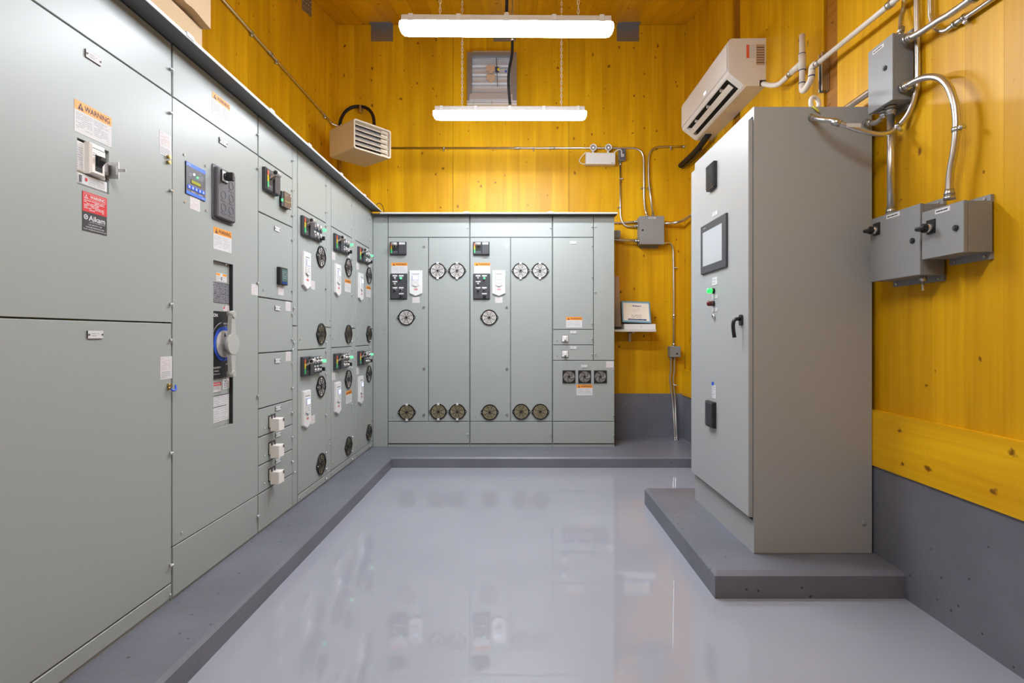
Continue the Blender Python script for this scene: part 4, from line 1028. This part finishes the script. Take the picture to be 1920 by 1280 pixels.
MB().prism('x', [(-.274, .118), (-.2775, .122), (-.2775, .305), (-.274, .310)], .006, aw-.012, 'ac_white').build('front_panel', ac)
MB().box(aw*.55, aw*.55+.05, -.2785, -.2775, .145, .165, 'lit_white').build('display', ac)
mb = MB(); mb.box(aw, aw+.001, -.140, -.075, .20, .295, 'label_white').box(aw+.0005, aw+.0013, -.140, -.120, .20, .295, 'coral'); mb.build('warning_sticker', ac)
mb = MB(); mb.box(aw, aw+.001, -.070, -.008, .15, .298, 'tape_brown')
for i in range(7): mb.box(aw+.0008, aw+.0014, -.066, -.012, .165+i*.018, .171+i*.018, 'ink' if i in (0, 6) else 'brown')
mb.build('data_plate', ac)
MB().box(aw-.004, aw+.0008, -.045, 0, 0.0, .042, 'interior').build('pipe_notch', ac)
ls = tag(MB().tube(catmull([(1.69, 4.74, 2.975), (1.70, 5.0, 2.955), (1.72, 5.35, 2.972), (1.735, YB-.002, 3.0)]), .028, 'rubber', 12).build('refrigerant_line', None), 'thick black wrapped refrigerant line from the air conditioner into the back corner', 'pipe')
MB().tube(catmull([(1.70, 4.95, 2.915), (1.725, 5.3, 2.925), (1.735, 5.64, 2.95)]), .008, 'black', 8).build('cable', ls)

# ---------------------------------------------------------------- unit heater
hr = math.radians(50); hs = .40; hh = .266
ht = empty('unit_heater', (-1.488, 5.024, 2.855), hr, 'beige box-shaped unit heater hung in the back left corner', 'heater')
mb = MB(); pr = rrect(-hs/2, hs/2, 0, hh, .022, 4); pi_ = rrect(-hs/2+.014, hs/2-.014, .014, hh-.014, .012, 4)
n = len(pr)
vs = [(a, hs/2, b) for a, b in pr]+[(a, -hs/2, b) for a, b in pr]+[(a, -hs/2, b) for a, b in pi_]+[(a, -hs/2+.05, b) for a, b in pi_]
fs = [tuple(range(n))]
for k in range(3):
    for i in range(n): j = (i+1)%n; fs.append((k*n+i, k*n+j, (k+1)*n+j, (k+1)*n+i))
mb.add(vs, fs, 'heater_beige', False); mb.build('casing', ht)
MB().box(-hs/2+.014, hs/2-.014, -hs/2+.045, -hs/2+.055, .014, hh-.014, 'fan_grey').build('coil_back', ht)
for i in range(16): z = .022+i*.0145; MB().box(-hs/2+.016, hs/2-.09, -hs/2+.040, -hs/2+.046, z, z+.006, 'darkgrey').build('coil_fin', ht)
MB().box(hs/2-.09, hs/2-.016, -hs/2+.030, -hs/2+.045, .016, hh-.016, 'heater_beige').build('side_plate', ht)
for i in range(5):
    z = .030+i*.045
    MB().prism('x', [(-hs/2+.004, z+.006), (-hs/2+.002, z+.012), (-hs/2+.040, z+.040), (-hs/2+.044, z+.036)], -hs/2+.018, hs/2-.030, 'heater_beige').build('louvre_blade', ht)
MB().prism('x', [(.02, hh), (.10, hh), (.08, hh+.12), (.05, hh+.12)], .10, .106, 'cream').cyl((.095, .065, hh+.10), (.115, .065, hh+.10), .012, 'zinc', 10).build('mounting_bracket', ht)
MB().box(.085, .108, .055, .40, hh+.085, hh+.112, 'cream').build('bracket_arm', ht)
# black flexible cable loop
p = [Yp(637, 233, 5.45), Yp(640, 222, 5.52), Yp(648, 209, 5.60), Yp(661, 201, 5.64), Yp(676, 199.5, 5.65), Yp(690, 204, 5.62), Yp(699, 216, 5.5), Yp(701.5, 232, 5.35), Yp(701, 244, 5.22)]
lp = tag(MB().tube(catmull(p), .0165, 'rubber', 12).build('flexible_cable', None), 'black flexible cable looping over the unit heater', 'cable')
c = Yp(676.5, 202, 5.645); MB().box(c.x-.010, c.x+.010, c.y-.022, YB, c.z-.045, c.z+.022, 'zinc').build('strap', lp)
zc = 3.366
conduit('thin conduit running high along the left wall to the heater', None, .0105, path=catmull([(-1.917, 1.3, zc), (-1.917, 2.0, zc), (-1.917, 3.5, zc), (-1.917, 5.25, zc), (-1.90, 5.45, zc-.02), (-1.80, 5.48, zc-.035), Yp(638, 233, 5.45)]), ends=(False, False),
        straps=[(Lp and Vector((-1.917, y, zc)), (0, 1, 0), (0, 0, -1)) for y in (3.83, 4.22, 5.28)], couplings=[((-1.917, 4.12, zc), (0, 1, 0))])
conduit('short upright conduit in the back left corner below the heater', [(-1.885, 5.66, 2.42), (-1.885, 5.66, 3.10)], .0105, ends=(False, False), straps=[((-1.885, 5.66, 2.72), (0, 0, 1), (1, 0, 0))])
# thin wire on top of the cabinets in the corner
tag(MB().tube(catmull([(-1.345, 5.03, 2.408), (-1.33, 5.05, 2.436), (-1.312, 5.08, 2.440), (-1.300, 5.12, 2.420), (-1.298, 5.153, 2.375)]), .003, 'rubber', 6).build('loose_wire', None), 'thin dark wire curling on top of the cabinets in the corner', 'wire')

# ---------------------------------------------------------------- back wall: conduits, boxes, emergency light
jb = empty('junction_box', (1.267, YB, 2.139), 0, 'grey square junction box on the back wall fed by many conduits', 'junction box')
w, h, d = .253, .291, YB-BXY
MB().cbox(0, w, -d+.014, -.012, 0, h, 'box_grey', .002).build('body', jb); MB().cbox(-.002, w+.002, -d, -d+.013, -.002, h+.002, 'box_grey', .002).build('door', jb)
for z in (-.026, h): MB().box(.03, w-.03, -.013, 0, z, z+.028, 'box_grey').build('mounting_flange', jb)
MB().cyl((.03, -d, h*.5), (.03, -d-.006, h*.5), .010, 'black', 12).build('lock', jb)
MB().box(.09, .165, -d-.001, -d, h-.026, h-.010, 'label_white').lines(.095, .16, h-.023, h-.013, 1, -d-.0013, 'ink', 4, .5).build('label', jb)
yw = YB-.016; Bq = lambda u, v, y=yw: Yp(u, v, y)
conduit('conduit running across the back wall from the heater and down to the junction box', [Bq(728, 277.5), Bq(1207, 277.5), Bq(1207.5, 385), (1.362, 5.63, 2.432)], .011, bend=.13, ends=(False, True), straps=[(Bq(832, 277.5), (1, 0, 0), (0, 0, -1)), (Bq(1000, 277.5), (1, 0, 0), (0, 0, -1)), (Bq(1207.3, 353), (0, 0, 1), (-1, 0, 0))], couplings=[(Bq(970, 277.5), (1, 0, 0)), (Bq(1036, 277.5), (1, 0, 0))])
conduit('conduit bending right out of the top of the back wall junction box', [Bq(1287, 274.5), Bq(1216.5, 275.5), Bq(1216, 340), (1.425, 5.63, 2.432)], .011, bend=.13, straps=[(Bq(1258, 275), (1, 0, 0), (0, 0, -1)), (Bq(1216, 353), (0, 0, 1), (1, 0, 0))])
conduit('conduit from the outlet box down into the left side of the back wall junction box', [Bq(1163, 303), Bq(1163, 425), (1.267, 5.66, 2.345)], .010, bend=.18, straps=[(Bq(1163, 335), (0, 0, 1), (1, 0, 0)), (Bq(1163.5, 389), (0, 0, 1), (-1, 0, 0))])
conduit('short level conduit from behind the back row to the junction box', [(.95, yw, 2.385), (1.10, yw, 2.385), (1.267, 5.66, 2.395)], .010, ends=(False, True))
conduit('short thick conduit elbow low at the left of the junction box', [(.955, 5.62, 2.235), (1.02, 5.62, 2.195), (1.267, 5.63, 2.180)], .0165, ends=(False, True))
lb = empty('elbow_fitting', (.95, 5.60, 2.24), 0, 'dark grey conduit fitting sticking out beside the back row', 'conduit fitting')
MB().cyl((0, 0, 0), (.05, 0, 0), .034, 'darkgrey', 16).build('hub', lb); MB().rbox(.045, .115, -.045, .04, -.042, .042, 'box_grey', .014, 4, .006).build('housing', lb)
conduit('conduit from the junction box down to the small box near the corner', [(1.50, 5.63, 2.150), Bq(1262, 452), Bq(1263.5, 560), Bq(1263, 650)], .011, bend=.13, straps=[(Bq(1263.5, 502), (0, 0, 1), (1, 0, 0))], couplings=[(Bq(1263.5, 592), (0, 0, 1))])
sb = empty('small_junction_box', tuple(Bq(1252, 668, YB-.0)), 0, 'small grey junction box low on the back wall near the corner', 'junction box')
MB().cbox(0, .105, -.085, -.002, 0, .11, 'box_grey', .002).build('body', sb); MB().cbox(-.002, .107, -.10, -.086, -.002, .112, 'box_grey', .002).build('cover', sb); MB().cyl((.07, -.10, .032), (.07, -.104, .032), .010, 'black', 12).build('knockout_plug', sb)
zz = Bq(1257, 668).z-.002
for k, (ua, ub, lbl) in enumerate(((1256.5, 1265.5, 'left of the two conduits running down from the small box to the pad'), (1263, 1269, 'right of the two conduits running down from the small box to the pad'))):
    pa = Bq(ua, 668); conduit(lbl, None, .011, path=catmull([(pa.x, YB-.045, zz), (pa.x, YB-.04, zz-.15), Yp(ua-.5, 712, YB-.035), Yp((ua+ub)/2, 752, YB-.045), Yp(ub-1.5, 795, 5.60), Yp(ub, 819, 5.575), Yp(ub+.5, 826, 5.56)]), straps=[(Yp(ua+1, 722, YB-.04), (0, 0, 1), (1, 0, 0))] if k else ())
# emergency light
em = empty('emergency_light', (Bq(1099, 308, 5.6).x, YB, Bq(1099, 307.5, 5.61).z), 0, 'white twin-head emergency light on the back wall', 'emergency light')
w = .309; h = .120
MB().cbox(0, w, -.09, -.012, 0, h, 'white', .004).box(.004, w-.004, -.012, 0, .006, h-.006, 'fixture_grey').build('body', em)
MB().lines(w-.045, w-.01, .008, .016, 1, -.0905, 'ink', 3, .6).build('lettering', em)
for x in (.080, .240):
    MB().cyl((x, -.05, h), (x, -.05, h+.03), .012, 'white', 12).build('swivel', em)
    hd = MB().lathe([(.0, -.03), (.026, -.032), (.036, -.062), (.036, -.075), (.031, -.075), (.029, -.066)], 'white', 20, (x, h+.062)).build('lamp_head', em)
    MB().cyl((x, -.062, h+.062), (x, -.068, h+.062), .0295, 'lens_refl', 20).build('reflector', em); MB().cyl((x, -.068, h+.060), (x, -.073, h+.060), .006, 'lit_white', 10).build('bulb', em)
MB().tube(catmull([(.0, -.05, .012), (-.04, -.05, .018), (-.066, -.05, .045), (-.05, -.05, .08), (-.006, -.05, .128), (.03, -.04, .138), (.075, -.04, .130)]), .0045, 'white', 8).build('lead', em)
MB().tube(catmull([(w-.02, -.03, h), (w+.012, -.05, h+.03), (w+.045, -.06, h+.045), (w+.066, -.075, h+.026), (w+.068, -.085, .10)]), .0045, 'white', 8).build('power_lead', em)
ob = empty('outlet_box', tuple(Bq(1159, 303.5, YB)), 0, 'small grey outlet box beside the emergency light', 'outlet')
MB().rbox(0, .072, -.05, 0, 0, .122, 'box_grey', .008, 3, .004).rbox(.004, .068, -.056, -.048, .004, .118, 'darkgrey', .005, 3).build('body', ob)
MB().rbox(.020, .052, -.060, -.055, .036, .092, 'label_white', .004, 3).box(.028, .030, -.0605, -.0598, .044, .052, 'ink').box(.040, .042, -.0605, -.0598, .044, .052, 'ink').build('receptacle', ob)
MB().cyl((.040, -.060, .078), (.040, -.082, .078), .012, 'darkgrey', 12).build('plug', ob)

# ---------------------------------------------------------------- louvre damper on the back wall
lo = empty('wall_louvre', (Bq(876, 100, 5.6).x, YB, 3.595), 0, 'aluminium wall louvre damper behind the hanging lights', 'vent')
w = .52; h = .565
MB().box(0, .045, -.10, 0, .02, h, 'galv').box(w-.065, w, -.10, 0, .02, h, 'galv').box(.045, w-.065, -.10, 0, h-.03, h, 'galv').build('sleeve', lo)
MB().box(.045, w-.065, -.012, 0, .1, h-.03, 'alum').build('backing', lo)
for i in range(5):
    z = .165+i*.092; MB().prism('x', [(-.030, z), (-.050, z+.012), (-.042, z+.030), (-.018, z+.088), (-.012, z+.088), (-.02, z+.02)], .047, w-.067, 'alum').build('blade', lo)
MB().prism('x', [(-.10, .045), (-.14, .055), (-.09, .140), (0, .155), (0, .045)], .025, w-.045, 'alum').build('sill_hood', lo)
mb = MB().box(0, w, -.125, 0, .0, .045, 'alum').box(0, w, -.130, -.12, .020, .026, 'galv')
for x in (.07, .26, .44): mb.cyl((x, -.125, .012), (x, -.128, .012), .004, 'darkgrey', 8).cyl((x, -.125, .034), (x, -.128, .034), .004, 'darkgrey', 8)
mb.build('sill_flange', lo)
for z in (.29, .385): MB().box(.20, .29, -.062, -.052, z, z+.06, 'tape_brown').box(.225, .265, -.063, -.05, z-.025, z, 'tape_brown').build('blade_bracket', lo)
MB().cyl((.318, -.066, .22), (.305, -.066, .52), .004, 'darkgrey', 8).build('linkage_rod', lo)
MB().box(.295, .335, -.060, -.053, .375, .43, 'navy').prism('y', [(.305, .402), (.335, .425), (.335, .380)], -.0615, -.06, 'yellow').build('warning_decal', lo)
MB().box(.395, .415, -.060, -.053, .375, .395, 'blue').build('blue_decal', lo)

# ---------------------------------------------------------------- angle brackets at the ceiling
def bracket(x0, x1, label):
    o = empty('angle_bracket', (x0, YB, CEIL), 0, label, 'bracket', 'galvanised angle brackets')
    w = x1-x0
    MB().box(0, w, -.006, 0, -.178, -.004, 'galv').build('wall_plate', o)
    cp = MB().box(0, w, -.10, -.002, -.006, 0, 'galv').build('ceiling_plate', o, (0, 0, -.001), (ang, 0, 0))
    nm = MB()
    for r in range(3):
        for c in range(4): nm.cyl((w*(.14+.24*c), -.006, -.16+.05*r+(.02 if c%2 else 0)), (w*(.14+.24*c), -.009, -.16+.05*r+(.02 if c%2 else 0)), .005, 'zinc', 8)
    nm.build('nails', o)
    nm = MB()
    for r in range(2):
        for c in range(4): nm.cyl((w*(.14+.24*c), -.035-.04*r, -.0075), (w*(.14+.24*c), -.035-.04*r, -.0105), .005, 'zinc', 8)
    nm.build('nails', o, (0, 0, 0), (ang, 0, 0))
for u0, u1, l in ((696, 737, 'galvanised angle bracket left of the lights at the back ceiling edge'), (1156.5, 1198, 'galvanised angle bracket right of the lights at the back ceiling edge'), (925, 967, 'galvanised angle bracket mostly hidden behind the nearer strip light')):
    bracket((u0-972)*YB/1000, (u1-972)*YB/1000, l)
o = empty('angle_bracket', (XL, 4.86, ceil_z(4.86)), 0, 'galvanised angle bracket where the left wall meets the ceiling', 'bracket', 'galvanised angle brackets')
mb = MB(); mb.prism('x', [(-.10, -.20), (.11, -.20+.055), (.11, .022), (-.10, -.03)], .0, .005, 'galv'); mb.build('wall_plate', o)
MB().box(.0, .16, -.10, .11, -.007, -.002, 'galv').build('ceiling_plate', o, (0, 0, 0), (ang, 0, 0))
nm = MB()
for i in range(4):
    for j in range(3): nm.cyl((.005, -.07+.05*i, -.15+.035*i*.4+.04*j), (.009, -.07+.05*i, -.15+.035*i*.4+.04*j), .005, 'chrome', 8)
nm.build('nails', o)

# ---------------------------------------------------------------- shelf and what stands on it
sh = empty('wall_shelf', (.955, YB, 1.247), 0, 'small white shelf on the back wall beside the end cabinet', 'shelf')
MB().box(0, .45, -.26, 0, -.022, 0, 'fixture_grey').build('board', sh)
x = .222; MB().box(x, x+.024, -.19, -.002, -.040, -.022, 'fixture_grey').box(x, x+.024, -.016, -.002, -.125, -.022, 'fixture_grey').build('shelf_bracket', sh)
wbx = tag(MB().cbox(0, .322, 0, .17, 0, .055, 'white', .002).build('flat_box', None, (1.082, 5.455, 1.2475)), 'flat white box lying on the shelf under the binder', 'box')
MB().lines(.17, .225, .018, .034, 1, -.0005, 'grey_ink', 5, .6).build('lettering', wbx)
bd = empty('binder', (1.064, 5.475, 1.320), 0, 'blue-edged binder with a printed cover leaning on the wall above the shelf', 'binder')
bd.rotation_euler = (-math.radians(24), math.radians(2.2), math.radians(0))
MB().rbox(0, .302, 0, .035, 0, .250, 'black', .006, 3).build('back_cover', bd); MB().rbox(.004, .298, -.004, .0, .004, .246, 'skyblue', .004, 3).build('cover', bd)
pg = MB().rect(.018, .284, .022, .226, -.0045, 'cream').build('page', bd)
mb = MB().text('Aikam', .160, .194, .095, .022, -.005, 'navy')
mb.build('title_lettering', bd)
MB().ring(.100, .195, .005, .009, -.0055, -.0046, 'lime', 16).build('logo', bd)
MB().rect(.062, .252, .028, .044, -.005, 'navy').lines(.07, .245, .033, .040, 1, -.0053, 'skyblue', 3, .5).build('footer_bar', bd)
mb = MB()
mb.lines(.115, .20, .125, .165, 4, -.005, 'grey_ink', 8, .2).lines(.10, .215, .054, .095, 3, -.005, 'ink', 9, .25); mb.build('printing', bd)
cbd = tag(MB().box(0, .09, 0, .05, 0, .56, 'tape_brown').build('cardboard_strip', None, (.992, 5.625, 1.2475)), 'tall narrow brown cardboard piece standing on the shelf beside the cabinet', 'cardboard')
cbd.rotation_euler = (math.radians(0), math.radians(-2.2), 0)
MB().box(.01, .085, -.0008, 0, .14, .142, 'brown').box(.01, .085, -.0008, 0, .33, .332, 'brown').build('crease', cbd)
tag(MB().cbox(0, .08, 0, .10, 0, .03, 'black', .002).build('dark_block', None, (.975, 5.445, 1.2475)), 'small dark block on the shelf at the foot of the cardboard piece', 'block')
